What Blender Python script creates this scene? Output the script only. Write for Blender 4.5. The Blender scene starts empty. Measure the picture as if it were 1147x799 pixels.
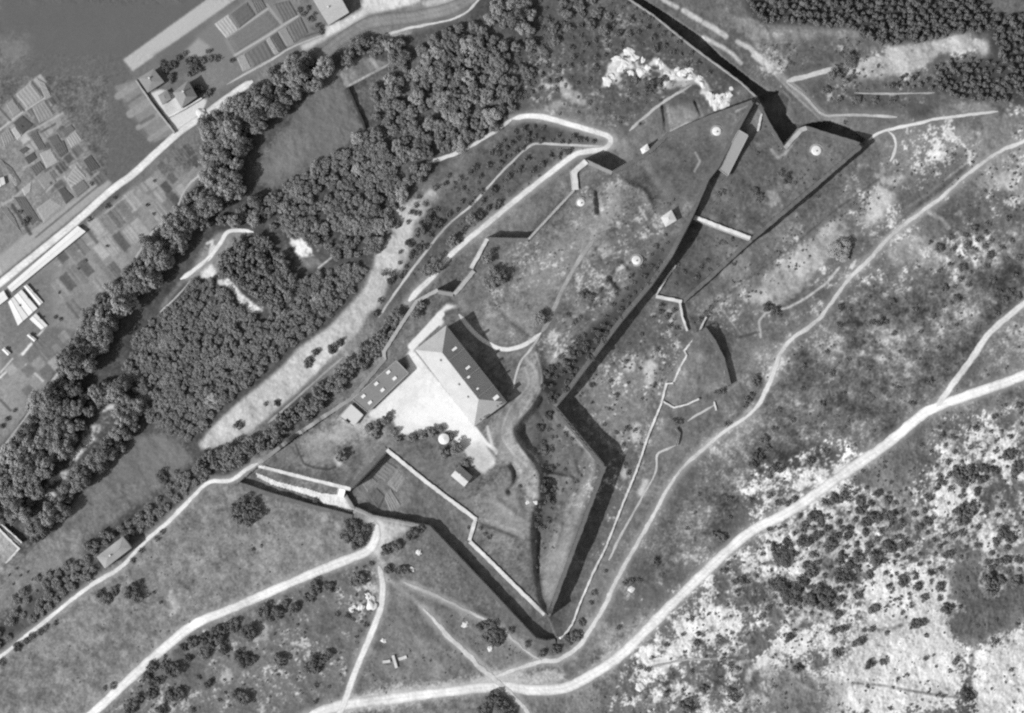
import bpy, bmesh, math, random
import numpy as np
from mathutils import Vector
random.seed(7); RNG = np.random.default_rng(11)
SC = bpy.context.scene; COL = SC.collection
# ------------------------------------------------------------------ map scale: 0.5 m to one map unit (u right, v down)
S, HC, CU, CV = 0.5, 1500.0, 573.5, 399.5
def W(u, v, z):
    k = S*(1-z/HC)
    return Vector(((u-CU)*k, (CV-v)*k, z))
PAD = 60
UN, VN = 1147+2*PAD, 799+2*PAD
vv, uu = np.mgrid[0:VN, 0:UN].astype(np.float32); uu -= PAD; vv -= PAD
def noise(beta, seed, lo=4000., hi=1.0):
    r = np.random.default_rng(seed)
    f = np.fft.rfft2(r.standard_normal((VN, UN)))
    fy = np.fft.fftfreq(VN)[:, None]; fx = np.fft.rfftfreq(UN)[None, :]
    k = np.sqrt(fx*fx+fy*fy); k[0, 0] = 1
    a = k**(-beta); a[k < 1.0/lo] = 0; a *= np.exp(-(k*hi)**2)
    a[0, 0] = 0
    n = np.fft.irfft2(f*a, s=(VN, UN)); return (n/n.std()).astype(np.float32)
N1 = noise(1.6, 1, 200); N2 = noise(1.2, 2, 40); N3 = noise(0.6, 3, 14); N4 = noise(1.8, 4, 120); N5 = noise(1.0, 5, 30)
# ------------------------------------------------------------------ raster helpers over the map
def bbox(pts, m):
    a = np.array(pts); u0, v0 = a.min(0)-m; u1, v1 = a.max(0)+m
    i0 = max(0, int(v0)+PAD); i1 = min(VN, int(v1)+PAD+2); j0 = max(0, int(u0)+PAD); j1 = min(UN, int(u1)+PAD+2)
    return slice(i0, max(i1, i0+1)), slice(j0, max(j1, j0+1))
def gblur(m, s):
    if s <= 0: return m
    r = int(s*3)+1; k = np.exp(-0.5*(np.arange(-r, r+1)/s)**2); k /= k.sum()
    m = np.pad(m, r, mode='edge')
    m = np.apply_along_axis(lambda a: np.convolve(a, k, 'valid'), 0, m)
    return np.apply_along_axis(lambda a: np.convolve(a, k, 'valid'), 1, m)
def pmask(pts, sl):
    U, V = uu[sl], vv[sl]; ins = np.zeros(U.shape, bool); n = len(pts)
    for i in range(n):
        x1, y1 = pts[i]; x2, y2 = pts[(i+1) % n]
        if y1 == y2: continue
        c = ((y1 > V) != (y2 > V)) & (U < (x2-x1)*(V-y1)/(y2-y1)+x1)
        ins ^= c
    return ins.astype(np.float32)
def poly_m(pts, soft=0, warp=0):
    sl = bbox(pts, soft*3+2+warp*3)
    m = pmask(pts, sl)
    if warp: m = np.clip(gblur(m, warp)*1.0 + 0.22*N3[sl] + 0.16*N2[sl]-0.03, 0, 1); m = np.clip((m-.5)*3+.5, 0, 1)*(m > 0.02)
    if warp: soft = min(soft, 1.3)
    m = gblur(m, soft)
    if soft >= 3: m = np.clip(m+(0.16*N2[sl]+0.13*N3[sl]+0.10*N5[sl])*4*m*(1-m), 0, 1)
    return sl, m
def seg_d(pts, sl):
    U, V = uu[sl], vv[sl]; d = np.full(U.shape, 1e9, np.float32)
    for (x1, y1), (x2, y2) in zip(pts[:-1], pts[1:]):
        dx, dy = x2-x1, y2-y1; L = dx*dx+dy*dy or 1
        t = np.clip(((U-x1)*dx+(V-y1)*dy)/L, 0, 1)
        d = np.minimum(d, np.hypot(U-x1-t*dx, V-y1-t*dy))
    return d
def line_m(pts, w, soft=1.0):
    sl = bbox(pts, w/2+soft+2); d = seg_d(pts, sl)
    return sl, np.clip((w/2+soft/2-d)/soft, 0, 1)
def put(A, slm, val, a=1.0, lim=None):
    sl, m = slm; m = m*a
    if lim is not None: m = m*lim[sl]
    A[sl] = A[sl]*(1-m)+val*m
def P(A, pts, val, soft=1.0, a=1.0, warp=0, lim=None):
    if A is OFF[0]: sl = bbox(pts, soft*3+2); put(A, (sl, gblur(pmask(pts, sl), soft)), val, a, lim)
    else: put(A, poly_m(pts, soft, warp), val, a, lim)
OFF = [None]
def L(A, pts, w, val, soft=1.2, a=1.0, lim=None): put(A, line_m(pts, w, soft), val, a, lim)
def smooth(pts, n=4, closed=False):
    if len(pts) < 3: return pts
    p = [np.array(q, float) for q in pts]; o = []
    for i in range(len(p)-1):
        a = p[i-1] if i > 0 else 2*p[0]-p[1]; b, c = p[i], p[i+1]; d = p[i+2] if i+2 < len(p) else 2*p[-1]-p[-2]
        for k in range(n):
            t = k/n
            o.append(tuple(0.5*(2*b+(c-a)*t+(2*a-5*b+4*c-d)*t*t+(3*b-a-3*c+d)*t**3)))
    o.append(tuple(p[-1])); return o
# ------------------------------------------------------------------ traced plan of the place
LANE = [(-60,366),(0,317.5),(79,253.5),(126,212),(150,194.5),(195,153),(226,131),(262,105),(283,91)]
ROADS = {   # name: (centre line, widths at ends / everywhere, tone, edge raggedness)
 'lane': (LANE, 8.2, 232, .3),
 'curved_road': ([(356,68),(367,57),(385,42),(411,27),(437,22),(464,19),(503,10),(524,0),(545,-14)], 14, 150, .4),
 'access_road': ([(458,338),(470,324),(484,311),(497.7,293),(517,274.5),(545,251),(576,226),(619,192),(633,181),(647,172),(674,167.5),(682,163),(684,157),(680,152),(661,146),(640,140),(623,135),(604,130.5),(589,130),(574,133)], 6.6, 234, .5),
 'forest_track': ([(574,133),(558,145),(542,155),(527,164),(512.5,171),(500,175.5),(492,178.5),(478.5,182)], 4.2, 225, .7),
 'hedged_path': ([(289,519),(276,526),(267,533),(258,538),(247,539),(237,539),(226,546),(205,568),(186,587),(168,602),(150,620),(139,632),(127,641),(116,647),(92,663),(39,705),(0,736),(-60,778)], 4.8, 234, .6),
 'wide_road': ([(60,836),(103,800),(158,749),(184,726),(210,705),(229,694),(250,686),(300,664),(359,639),(395,625),(411,618),(419,608),(421,596),(417,584)], 10, 238, .7),
 'south_path': ([(424.5,634),(428.6,655),(427,678),(421,697),(414,715),(398,752),(387,783),(380,800),(360,850)], 7, 230, .6),
 'worn_track': ([(474,682),(489,698),(503.5,715),(518,728),(532,741.5),(545,753),(559,764),(578,783),(592,800),(620,850)], 5.2, 208, 1.6),
 'main_road': ([(345,803),(385,790),(448,782),(517,773),(560,769),(599,773),(634,770),(665,755),(697,733),(728,702),(770,660),(823,610),(844,594),(873,579),(900,563),(926,545),(952,526),(994,497),(1031,466),(1052,455),(1084,443),(1147,421),(1207,395)], 11.2, 242, .9),
 'branch_road': ([(1049,456),(1060,441),(1070.5,426),(1091.6,398),(1110,371),(1147,340),(1207,292)], 7.4, 220, .8),
 'hill_path': ([(1207,118),(1147,158),(1123,168),(1084,195),(1057,220),(1031,238),(994,268),(975,290),(952,311),(926,347),(908,365),(886,381),(875,395),(869,410),(861,431.5),(845,459),(807,487),(773,516),(749,545),(733,576),(715,607),(691,649),(678,677),(665,699),(656,714),(647,726),(626,739),(607,741),(586,747),(560,756),(540,764)], 5.0, 212, 1.1),
 'ditch_path': ([(607,740),(591,731),(575,717),(560,702),(540,692),(517,681),(492,669),(469,659),(452,652)], 3.4, 182, 1.3),
 'foot_path': ([(800,454),(784,463),(770,472)], 2.8, 192, .6),
 'narrow_path': ([(757,499),(745,504),(736,510),(733.5,531),(718,560),(705,583),(691,608),(682,628)], 2.8, 192, .7),
 'upper_track': ([(676,164),(640,162.5),(606,161),(592,165),(570,185),(551,205),(528,230),(501,253),(474,286),(448,321),(424,356)], 2.8, 188, .5),
 'wood_track': ([(385,400),(360,421),(335,443),(318,459),(300,474)], 3.0, 168, .6),
 'farm_path': ([(230,190),(210,210),(194.6,239),(171,260.5),(142,305),(118,345),(100,370),(71,410),(53,434),(26,471),(0,507),(-30,545)], 3.0, 192, .8),
 'fort_lane': ([(514,352),(525,366),(537,378),(553,388),(566,391.5),(580,389),(593,383),(606,373)], 5.0, 225, .4),
 'ridge_path': ([(606,373),(614,360),(622,343),(632,322),(645,297),(657,280),(666,268)], 5.0, 172, .8),
 'crest_path': ([(605,376),(594,392),(584,404),(578,420),(575,436)], 2.8, 190, .5),
 'garden_path': ([(254,95),(264,89),(280,80),(309,64),(329,52),(364,38.5)], 2.6, 188, .5),
 'quarry_road': ([(881,91),(902,86),(923,80),(944,75)], 6.0, 195, .7),
 'ditch_side_path': ([(881,92),(902,108),(921,128),(942,129),(963,129),(985,130),(1005,131.5)], 3.2, 180, .6),
 'plateau_path': ([(973,157),(983,150),(994,146),(1010,142),(1031,138),(1049,133.5),(1081,129),(1118,125)], 3.4, 205, .6),
 'spur_path': ([(994,146),(1001,153),(1003.5,163),(1001,173),(997,181)], 3.6, 195, .6),
 'field_track': ([(957,104),(1000,105),(1047,104)], 2.2, 175, .7),
 'rampart_path': ([(705,147),(720,133),(740,117),(760,104),(775,95)], 3.2, 185, .7),
 'clearing_path': ([(284,260),(270,258),(255,260),(247,272),(236,287),(224,297),(210,308),(202,313)], 5.0, 232, .6),
 'clearing_track': ([(236,288),(221,305),(200,330),(179,350)], 2.2, 190, .6),
 'roadside_path': ([(422,43),(440,37),(461,31.5),(490,26),(511,20),(525,12),(540,-4)], 3.0, 205, .8),
 'hill_track': ([(728,748),(745,744),(770,739),(800,738)], 3.0, 180, .9),
}
F = [(613,690),(552,630),(527,606),(534,581),(478,539),(434,503),(393,547),(290,521),(394,448),(432,403),(431,394.5),(467,339),(491,326),(508,329),(530,303),(527,298),(545,267),(592,268),(643,213),(641,192),(655,179),(686,193),(726,170),(746,151),(790,132),(845,112),(804,188),(794,200),(778,237),(752,287),(728,321),(697,358),(660,407),(636,439),(622,456),(676,522)]
HU = [(804,188),(845,112),(852,108),(861,137),(878,165),(897,144),(903,142),(966,161),(840,268),(777,244),(794,200)]
HL = [(777,244),(840,268),(764,337),(735,331),(728,321),(752,287)]
NDS = [(690,-20),(706,0),(734,19),(776,53),(830,92.5),(848,109.6),(852,108),(862,103),(841,89),(809,64),(787,42),(751,18),(722,0),(706,-20)]
NDM = [(848,109.6),(861,137),(878,165),(897,144),(903,142),(966,161),(969,157),(950,143),(929,135),(903,139),(889,139),(881,128),(885,110),(876,101),(862,103)]
DL = [(434,503),(393,547),(386,552),(396,568),(418,578),(469,588),(481,590),(600,716),(612,719),(624,717),(613,690),(552,630),(527,606),(534,581),(478,539)]
DW = [(290,522),(268,541),(300,552),(345,565),(395,578),(397,568),(387,552),(391,547)]
EDITCH = [(735,331),(697,358),(660,407),(636,439),(622,456),(676,522),(613,690),(624,717),(632,712),(641,700),(664,643),(688,590),(713,528),(741,452),(748,429),(766,395),(780,377),(764,337)]
# ------------------------------------------------------------------ terrain height
t = 0.51*uu+0.86*vv-275
s_ = np.clip(t/430, 0, 1); BASE = (30*s_*s_*(3-2*s_)).astype(np.float32)
O = np.zeros_like(BASE); OFF[0] = O
P(O, [(600,60),(700,20),(845,112),(746,151),(726,170),(686,193),(655,175),(640,120)], 4, 18)
P(O, [(640,190),(655,176),(686,193),(704,182),(692,160),(660,168)], -1.5, 5)
P(O, [(545,266),(592,267),(643,212),(641,192),(620,200)], 2.5, 4)
P(O, [(748,345),(735,320),(822,235),(950,140),(1015,150),(1040,175),(910,310),(840,385)], -7, 18)
P(O, EDITCH, -4, 9)
arc = smooth([(790,367),(801,382),(811,402),(818,431)]); half = [(790,367)]+arc+[(790,442),(748,444),(762,400),(780,372)]
sl = bbox(half, 3); O[sl] += 3.0*pmask(half, sl)*np.clip(1-seg_d(arc, sl)/30, 0, 1)
ROUGH = 0.42*N1+0.05*N2
P(O, DL, -4.6, 0); P(O, DW, -2.6, 0)
P(O, HU, 3.0, 0); P(O, HL, -3, 0)
P(O, NDS, -6, 0); P(O, NDM, -7.5, 0)
P(O, F, 8.5, 0)
FM = np.zeros_like(BASE); sl, m = poly_m(F, 0); FM[sl] = m
P(O, [(290,522),(390,547),(393,547),(434,503),(420,480),(400,470),(380,460)], 5.2, 7, lim=FM)
P(O, [(614,440),(650,396),(700,336),(746,272),(754,287),(728,321),(697,358),(660,407),(636,439),(622,458)], 6.0, 5, lim=FM)
P(O, [(606,441),(600,458),(578,480),(583,492),(596,516),(607,531),(607,556),(599,575),(597,600),(600,630),(606,672),(613,690),(676,522),(622,456)], 4.0, 2.6, lim=FM)
P(O, [(584,484),(600,470),(622,462),(634,476),(612,490),(594,505)], 5.6, 2.2, lim=FM)
P(O, [(545,480),(574,452),(580,458),(560,490),(552,500)], 10.2, 3, lim=FM); P(O, [(640,330),(664,286),(690,290),(672,335),(650,352)], 10.2, 3, lim=FM); P(O, [(690,300),(712,275),(722,283),(700,312)], 9.8, 2.5, lim=FM)
P(O, [(600,620),(613,690),(676,522),(650,500),(640,560),(620,620)], 6.3, 7, lim=FM)
P(O, [(560,330),(600,265),(660,218),(700,193),(718,215),(690,270),(640,330),(600,350)], 11.5, 12, lim=FM)
P(O, [(722,182),(735,200),(748,222),(742,226),(728,206),(717,186)], 7.2, 3, lim=FM)
P(O, [(666,213),(671,213),(673,240),(668,240)], 8.0, 1.2, lim=FM)
def ridge(pts, h, w):
    pts = smooth(pts, 4); sl = bbox(pts, w*3); d = seg_d(pts, sl); O[sl] += h*np.exp(-0.5*(d/w)**2)*FM[sl]
ridge([(600,395),(604,415),(606,432),(592,455),(576,478),(579,497),(595,510),(606,528),(607,552)], 2.6, 5)
ridge([(660,345),(640,375),(622,395)], 2.2, 5); ridge([(676,316),(692,296),(700,300)], 1.6, 2.2); ridge([(700,205),(720,214),(730,232)], 1.8, 3); ridge([(560,345),(575,360),(592,372)], -1.2, 3); ridge([(540,585),(560,592),(580,600)], -1.4, 2.5)
ridge([(574,522),(578,530),(577,542),(571,550)], -2.6, 2.6); ridge([(612,531),(628,534),(640,536)], 1.7, 2.0); ridge([(618,548),(622,552),(620,558)], -2.0, 4)
ridge([(655,480),(668,512),(655,560),(635,620)], 1.2, 5)
ridge([(683,310),(694,322)], -1.8, 2.5)
ridge([(585,545),(590,575)], -1.2, 4)
for q, w in (([(744,120),(748,146)], 6.5), ([(779,114),(785,128)], 3.2), ([(718,138),(722,136)], 3)):
    L(O, q, w, float(O[int(q[0][1])+PAD, int(q[0][0])+PAD])-1.6, 2.0)
ridge([(628,588),(621,612)], 1.5, 2.6); ridge([(644,552),(636,574)], 1.3, 2.4); ridge([(604,598),(602,640)], -1.8, 1.8); ridge([(650,505),(642,516),(646,530)], 1.2, 2.2); ridge([(556,560),(575,575)], 1.0, 3)
ditch_any = np.zeros_like(BASE)
for q in (DL, NDS, NDM): P(ditch_any, q, 1, 1)
R = ROUGH*(1-0.75*FM)
road_flat = np.zeros_like(BASE)
for nm, (pts, w, tone, rg) in ROADS.items(): L(road_flat, smooth(pts), w+5, 1, 5)
flat_zones = [[(463,391),(498,365),(512,345),(470,375),(458,405)], [(465,392),(531,477),(556,520),(540,530),(505,500),(440,470),(425,470),(457,420)], [(0,0),(370,0),(366,40),(283,90),(0,320)], [(0,318),(150,195),(240,190),(100,370),(0,500)]]
for q in flat_zones: P(road_flat, q, 1, 4)
rocky = np.zeros_like(BASE)
P(rocky, [(560,790),(720,715),(850,600),(960,520),(1100,440),(1210,430),(1210,860),(560,860)], 1, 15)
R = (R*(1+0.5*rocky)+0.10*rocky*N5)*(1-road_flat)
H = BASE+O+R.astype(np.float32)
def hz(u, v):
    x = min(max(u+PAD, 0), UN-1.001); y = min(max(v+PAD, 0), VN-1.001); j, i = int(x), int(y); a, b = x-j, y-i
    return float((H[i, j]*(1-a)+H[i, j+1]*a)*(1-b)+(H[i+1, j]*(1-a)+H[i+1, j+1]*a)*b)
# ------------------------------------------------------------------ ground cover tones, plus some painted slope shade (grey of sunlit flat ground; turned into albedo below)
D = np.full_like(BASE, 118.0)
D += 6*N1
def G(pts, val, soft=1.2, a=1.0, warp=0): P(D, pts, val, soft, a, warp)
# valley fields, left
G([(-60,-60),(300,-60),(235,0),(138,67),(150,88),(128,100),(168,160),(195,150),(120,212),(95,232),(118,195),(80,140),(35,88),(0,120),(-60,170)], 104, 1.5)
P(D, [(0,45),(30,42),(28,70),(0,78)], 128, 7); P(D, [(90,60),(130,110),(100,150),(70,110)], 110, 14)
G([(-60,170),(0,122),(36,88),(82,140),(118,200),(38,265),(0,292),(-60,335)], 138, 1.5)
D += np.where((uu < 122) & (vv > 85) & (vv < 300) & (uu*0.78+vv < 300), 7*N2+5*N3, 0)
G([(138,67),(148.6,80),(263,0),(310,-40),(290,-60),(231,0)], 186, 0.8)
G([(-60,345),(0,297+13),(119,213),(126,205),(117,199),(0,284),(-60,330)], 166, 1.0)
G([(235,28),(290,-10),(370,-40),(356,15),(366,38),(283,85),(256,98),(225,112),(205,85),(172,76)], 128, 2)
G([(172,62),(215,40),(235,50),(230,75),(205,85),(190,85)], 112, 2)
G([(205,60),(222,42),(236,52),(228,72)], 160, 1.5); G([(222,85),(238,73),(252,92),(232,105)], 132, 1)
G([(128,97),(152,90),(195,150),(172,160)], 138, 1.0)
for a, b in (([(132,108),(150,97)],8), ([(146,128),(170,112)],9), ([(155,143),(178,128)],6), ([(168,156),(190,141)],6)): L(D, a, b, 152, 2)
L(D, [(140,118),(158,106)], 3, 115, 2); L(D, [(158,138),(172,130)], 4, 112, 2)
G([(167,105),(180,100),(194,104),(206,122),(226,110),(232,112),(225,130),(196,149),(188,134)], 222, 0.8)
G([(181,112),(190,106),(197,122),(187,129)], 205, 1)
G([(-60,330),(0,318),(84,262),(150,208),(232,182),(240,172),(232,190),(180,255),(140,305),(100,370),(55,430),(0,505),(-60,580)], 143, 1.5)
for i in range(26):      # garden rows across the valley floor
    u0 = 60+i*6.6; c = (u0, 318-(u0-60)*0.66); k = random.uniform(8, 34)
    L(D, [c, (c[0]+k*0.62, c[1]+k*0.78)], random.choice([2,3,5,6]), random.choice([124,132,154,160,150]), 2, .8)
for i in range(14):
    u0 = 75+i*8; c = (u0, 300-(u0-75)*0.72)
    L(D, [c, (c[0]-16*0.62, c[1]-20*0.78)], random.choice([3,5,7]), random.choice([130,136,155,160]), 2, .8)
L(D, [(66,298),(90,280),(118,262),(150,236),(172,214)], 2, 172, 1.5); L(D, [(79,338),(98,353)], 2.5, 92, 1.5)
L(D, [(98,258),(112,276)], 4, 108, 2); L(D, [(92,260),(150,213)], 2.2, 170, 1.5)
G([(150,208),(172,190),(195,195),(180,225),(165,222)], 122, 5, .8)
G([(25,398),(55,366),(98,372),(55,430)], 117, 1.2); G([(0,425),(25,408),(50,428),(22,466),(0,472)], 152, 1.5)
G([(0,330),(60,300),(60,360),(40,395),(0,430)], 118, 3, .7)
G([(53,365),(48,369),(22,398),(25,400)], 240, .6); L(D, [(22,401),(30,410),(48,427)], 2.5, 200, 1); L(D, [(0,423),(14,410)], 2.5, 205, 1)
L(D, [(14,402),(0,418)], 2, 190, 1); L(D, [(0,448),(12,460)], 3, 105, 1.5)
L(D, [(60,424),(38,455),(22,475)], 3, 84, 1.5); L(D, [(112,345),(95,370)], 3.5, 80, 1.5)
def beds(org, e1, e2, n1, n2, s1, s2, tones, clip, fillp=.85):
    for i in range(n1):
        off = random.uniform(-.25, .25)
        for j in range(n2):
            if random.random() > fillp: continue
            a0, a1 = i+random.uniform(.04,.14), i+random.uniform(.8,.96); b0, b1 = j+off+random.uniform(.04,.12), j+off+random.uniform(.75,.96)
            q = [(org[0]+e1[0]*a*s1+e2[0]*b*s2, org[1]+e1[1]*a*s1+e2[1]*b*s2) for a, b in ((a0,b0),(a1,b0),(a1,b1),(a0,b1))]
            if not clip((q[0][0]+q[2][0])/2, (q[0][1]+q[2][1])/2): continue
            G(q, random.choice(tones), .6, .95)
            if random.random() < .5:
                for k in range(1, 5):
                    f = k/5; L(D, [(q[0][0]*(1-f)+q[1][0]*f, q[0][1]*(1-f)+q[1][1]*f), (q[3][0]*(1-f)+q[2][0]*f, q[3][1]*(1-f)+q[2][1]*f)], 1.2, random.choice(tones), 1, .55)
beds((-8,118), (.8,-.6), (.6,.8), 10, 13, 13, 13.5, (76,90,100,110,126,144,156,168,182,194), lambda u, v: v > 96-.62*(u-30)+(22 if u < 30 else 0) and .76*u+v < 292 and u < 46+(v-87)*.60, .95)
beds((40,300), (.77,-.64), (.62,.78), 18, 3, 12.5, 27, (96,112,126,140,156,170,180), lambda u, v: 245 < v+.72*u < 420 and v > 262-.70*(u-79)+9 and u*1.18+v < 463 and v > 196 and (u > 60 or v > 372), .9)
beds((150,208), (.77,-.64), (.62,.78), 7, 3, 11, 16, (84,100,114,130,150,168), lambda u, v: u*1.18+v < 455 and v > 190-.8*(u-160), .9)
beds((2,412), (.77,-.64), (.62,.78), 6, 4, 14, 15, (104,118,132,150,166), lambda u, v: u*1.18+v < 500 and v > 376, .8)
PLOTS = [  # corners, tone
 ([(6.6,117),(14.6,111),(25,125),(14.6,131.6)],150),([(17,106),(34.5,92),(48,109),(30.5,122)],164),([(14.6,138),(25,129),(38.5,139.6),(25,151.5)],92),
 ([(36,121),(50,112),(62,129),(44,138)],150),([(40,86),(50,92),(58,108),(51,112)],152),([(33,151.5),(41,146),(52,166),(44,169)],110),([(53,155),(64,150),(76,170),(66,176)],104),
 ([(74,155),(85,146),(93,157),(80,166)],162),([(68,147),(80,139),(85,145),(72,153)],117),([(0,151),(10,143),(17,155),(5,166)],150),([(12,145),(17,142),(25,153),(20,158)],188),
 ([(21,169),(29,164),(34,167),(26,173)],98),([(27,177),(38.5,170),(42,177),(32,184.5)],92),([(33,188),(45,180),(51,188.5),(40,198)],106),([(44,172),(57,166.6),(66,181),(52,189)],172),
 ([(57,160),(72,157),(77,170.6),(68,177)],102),([(65,213),(72,209),(83.5,221),(74,229)],92),([(74,201),(85,184),(98,198.5),(86,208)],166),([(80,210),(93,200),(101,210),(86,222)],124),
 ([(93,180),(102,173),(113,188),(101,193)],94),([(40,234),(57,222),(72,230),(49,250)],162),([(15,221),(28,220),(44,245),(36,253)],106),([(0,177),(13,187),(24,204),(20,209),(8,200)],112),
 ([(9,195),(14,193),(21,206),(17,209)],168),([(41,201),(56,192),(64,204),(50,213)],150),([(0,234),(8,232),(17,245),(25,262),(0,285)],130),([(24,212),(36,203),(34,215),(28,220)],176),
 ([(240,27),(256,16),(268,33),(253.5,43)],180),([(258.5,16),(277,2),(287,17),(268,32)],106),([(280,0),(294,0),(299,8),(288,16)],112),([(255,44),(300,12),(314,28),(263.5,60)],124),
 ([(305.5,5),(324,0),(334,17),(317,26)],112),([(265,65),(274,60),(282,76),(272,80.5)],166),([(274.5,60),(297,45),(307,63),(284,75.5)],112),([(298,44.5),(302,41),(313,59),(308,62)],166),
 ([(303,41),(310.5,36),(320.6,54),(314,58)],98),([(311,35),(320.6,30),(331,49),(322,53)],148),([(321.4,29),(337,18),(346,37),(331,48)],118),
 ([(404,540),(414,531),(424,540),(412,552)],140),([(416,529),(430,514),(446,524),(432,540)],128),([(433,542),(446,527),(456,535),(445,552)],146),([(430,556),(438,548),(450,566),(438,575)],150),
 ([(412,555),(422,546),(432,556),(424,572)],108)]
for pts, tone in PLOTS: G([((x-sum(p[0] for p in pts)/len(pts))*1.12+sum(p[0] for p in pts)/len(pts), (y-sum(p[1] for p in pts)/len(pts))*1.12+sum(p[1] for p in pts)/len(pts)) for x, y in pts], 152 if tone < 130 else 140, 1.2, .6)
for q, w, tone in (([(-10,153),(26,125),(50,110)],2.2,196),([(18,154),(44,142),(70,127)],2.2,180),([(0,231),(14,223),(38,203)],3,172),([(26,188),(38,182),(40,199)],1.8,176),([(72,198),(84,216)],2,190),([(52,215),(62,204)],2,178),
    ([(263,62),(300,40),(333,18)],2.6,188),([(268,32),(300,10)],2,182),([(299,5),(316,28)],2.4,165),([(22,107),(34,92)],2,170),([(14,109),(27,124)],2.6,84),([(36,92),(49,108)],2.4,90),([(0,122),(12,135)],2.2,88),([(35,122),(44,136)],2,95),([(52,113),(60,128)],2.2,100),
    ([(46,148),(62,139)],2.2,92),([(83,160),(94,154)],2,95),([(12,195),(20,214)],3,92),([(14,230),(34,262)],4,82),([(27,240),(47,248)],2,85),([(40,266),(120,200)],2,105),([(342,12),(350,30),(362,38)],5,95),([(300,66),(338,42),(364,34)],2.6,92)): L(D, q, w, tone, 1.6, .9)
G([(356,0),(366,20),(372,35),(345,30),(338,12)], 132, 3)
# valley road and the yards beside it
G([(362,44),(366,30),(392,18),(404,12),(408,-10),(474,-10),(470,3),(440,11),(411,17),(385,33)], 218, 1.5)
G([(468,4),(500,-8),(520,-8),(506,2),(480,8)], 190, 2); G([(424,42),(450,36),(462,34),(460,40),(430,46)], 200, 2)
P(D, [(350,75),(372,50),(380,52),(400,34),(440,26),(470,28),(430,40),(400,44),(372,62)], 138, 4, .7)
G([(336,51),(352,44),(362,40),(366,44),(340,58)], 205, 1.5)
# wood floor, meadows
G([(-60,560),(20,480),(75,410),(140,310),(195,240),(245,175),(290,120),(352,66),(430,46),(520,20),(545,-20),(640,-60),(640,60),(590,120),(520,165),(440,232),(418,297),(370,366),(317,410),(221,498),(285,520),(230,545),(160,600),(80,665),(0,730),(-60,770)], 86, 3)
P(D, [(410,100),(440,60),(530,22),(600,0),(600,100),(560,142),(490,175),(448,222),(420,160)], 102, 5)
D += np.where((uu < 560) & (vv > 60), 3*N3, 0)
G([(377,79),(386,98),(396,120),(407,146),(385,170),(343,189),(325,205),(306,212),(287,206),(285,193),(296,172),(306,160),(322,140),(333,124),(348,104),(362,84)], 117, 3)
P(D, [(300,195),(335,150),(350,150),(320,200)], 128, 6)
G([(378,78),(398,66),(412,64),(425,68),(437,70),(391,97)], 138, 1.2); G([(394,72),(404,66),(414,80),(402,88)], 112, 1.5); L(D, [(389,97),(440,70)], 2.6, 190, 1); L(D, [(416,66),(424,78)], 4, 165, 1.5); L(D, [(384,84),(388,94)], 6, 160, 2)
G([(394,100),(440,72),(455,82),(430,100),(425,130),(412,142)], 108, 5)
G([(147,492),(165,487),(189,487),(204,500),(214,514),(196,535),(179,548),(150,568),(126,585),(92,605),(112,625),(75,655),(30,650),(0,690),(-60,740),(-60,640),(20,622),(45,607),(66,584),(90,555),(113,526)], 121, 2.5)
P(D, [(0,640),(60,600),(100,610),(60,660),(0,690)], 136, 10)
G([(-20,585),(24,608),(6,632),(-60,650),(-60,570)], 140, 1); G([(0,592),(22,612),(8,628),(-10,612)], 165, 1.5, .7)
G([(30,560),(60,545),(68,540),(50,590),(28,600),(24,606)], 120, 3)
# dry pale strip along the wood
G([(511,194),(500,200),(488,208),(468,222),(443,233),(437,250),(440,262),(421,284),(418,300),(410,320),(401,331),(369,366),(335,389),(317,410),(300,424),(268,450),(237,479),(222,498),(228,505),(252,498),(279,485),(300,468),(335,438),(356,416),(369,402),(380,393),(406,368),(411,352),(427,342),(435,318),(452,300),(461,278),(464,250),(482,234),(496,222),(514,204)], 196, 1.6)
D += 0
for c, r in (((467,262),9),((487,240),9),((478,228),6),((450,290),6)): P(D, [(c[0]+r*math.cos(k*1.05), c[1]+r*math.sin(k*1.05)) for k in range(6)], 140, 3, .6)
for q in ([(503,252),(508,248),(494,266),(488,270)],[(492,258),(496,262),(488,268)]): G(q, 215, 1.5)
P(D, [(500,190),(590,165),(680,166),(600,205),(520,262),(470,310),(430,360),(440,320),(470,270)], 98, 5, .8)
P(D, [(585,136),(660,152),(676,160),(600,160),(560,172)], 88, 3)
# clearing in the wood
G([(231,272),(246,260),(286,257),(270,268),(255,285),(246,305),(232,312),(205,316),(178,352),(182,338),(216,300)], 150, 2)
G([(225,305),(236,296),(243,304),(240,312),(226,312)], 232, 1.2); L(D, [(232,273),(238,270),(234,290),(240,276)], 3, 218, 1.5)
G([(243,316),(247,313),(256,313),(262,318),(271,329),(284,339),(296,348),(292,352),(279,352),(276,345),(266,337),(262,328),(254,320),(246,320)], 246, .8, 1, .8)
G([(326,264),(331,270),(338,266),(346,275),(353,285),(345,290),(336,288),(329,280),(325,273)], 244, .8, 1, .8)
G([(336,289),(352,287),(362,296),(348,302),(338,298)], 128, 2); L(D, [(357,300),(372,288)], 2, 185, 1.5)
G([(396,199),(400,198),(405,203),(402,206)], 240, .8); G([(436,142),(440,139),(442,143),(438,146)], 235, .8); L(D, [(519,81),(528,81),(532,86)], 2.4, 170, 1.5)
for q in ([(108,459),(118,457),(124,452),(131,455),(124,459),(116,462)],[(104,477),(108,475),(114,482),(107,489),(101,483)],[(98,488),(106,484),(106,492),(92,509),(84,516),(70,513),(74,507),(86,502)],[(52,536),(62,533),(72,527),(79,526),(78,536),(66,538),(56,541)],[(48,556),(55,549),(64,554),(58,563)]): G(q, 215, 1.0, 1, .7)
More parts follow.
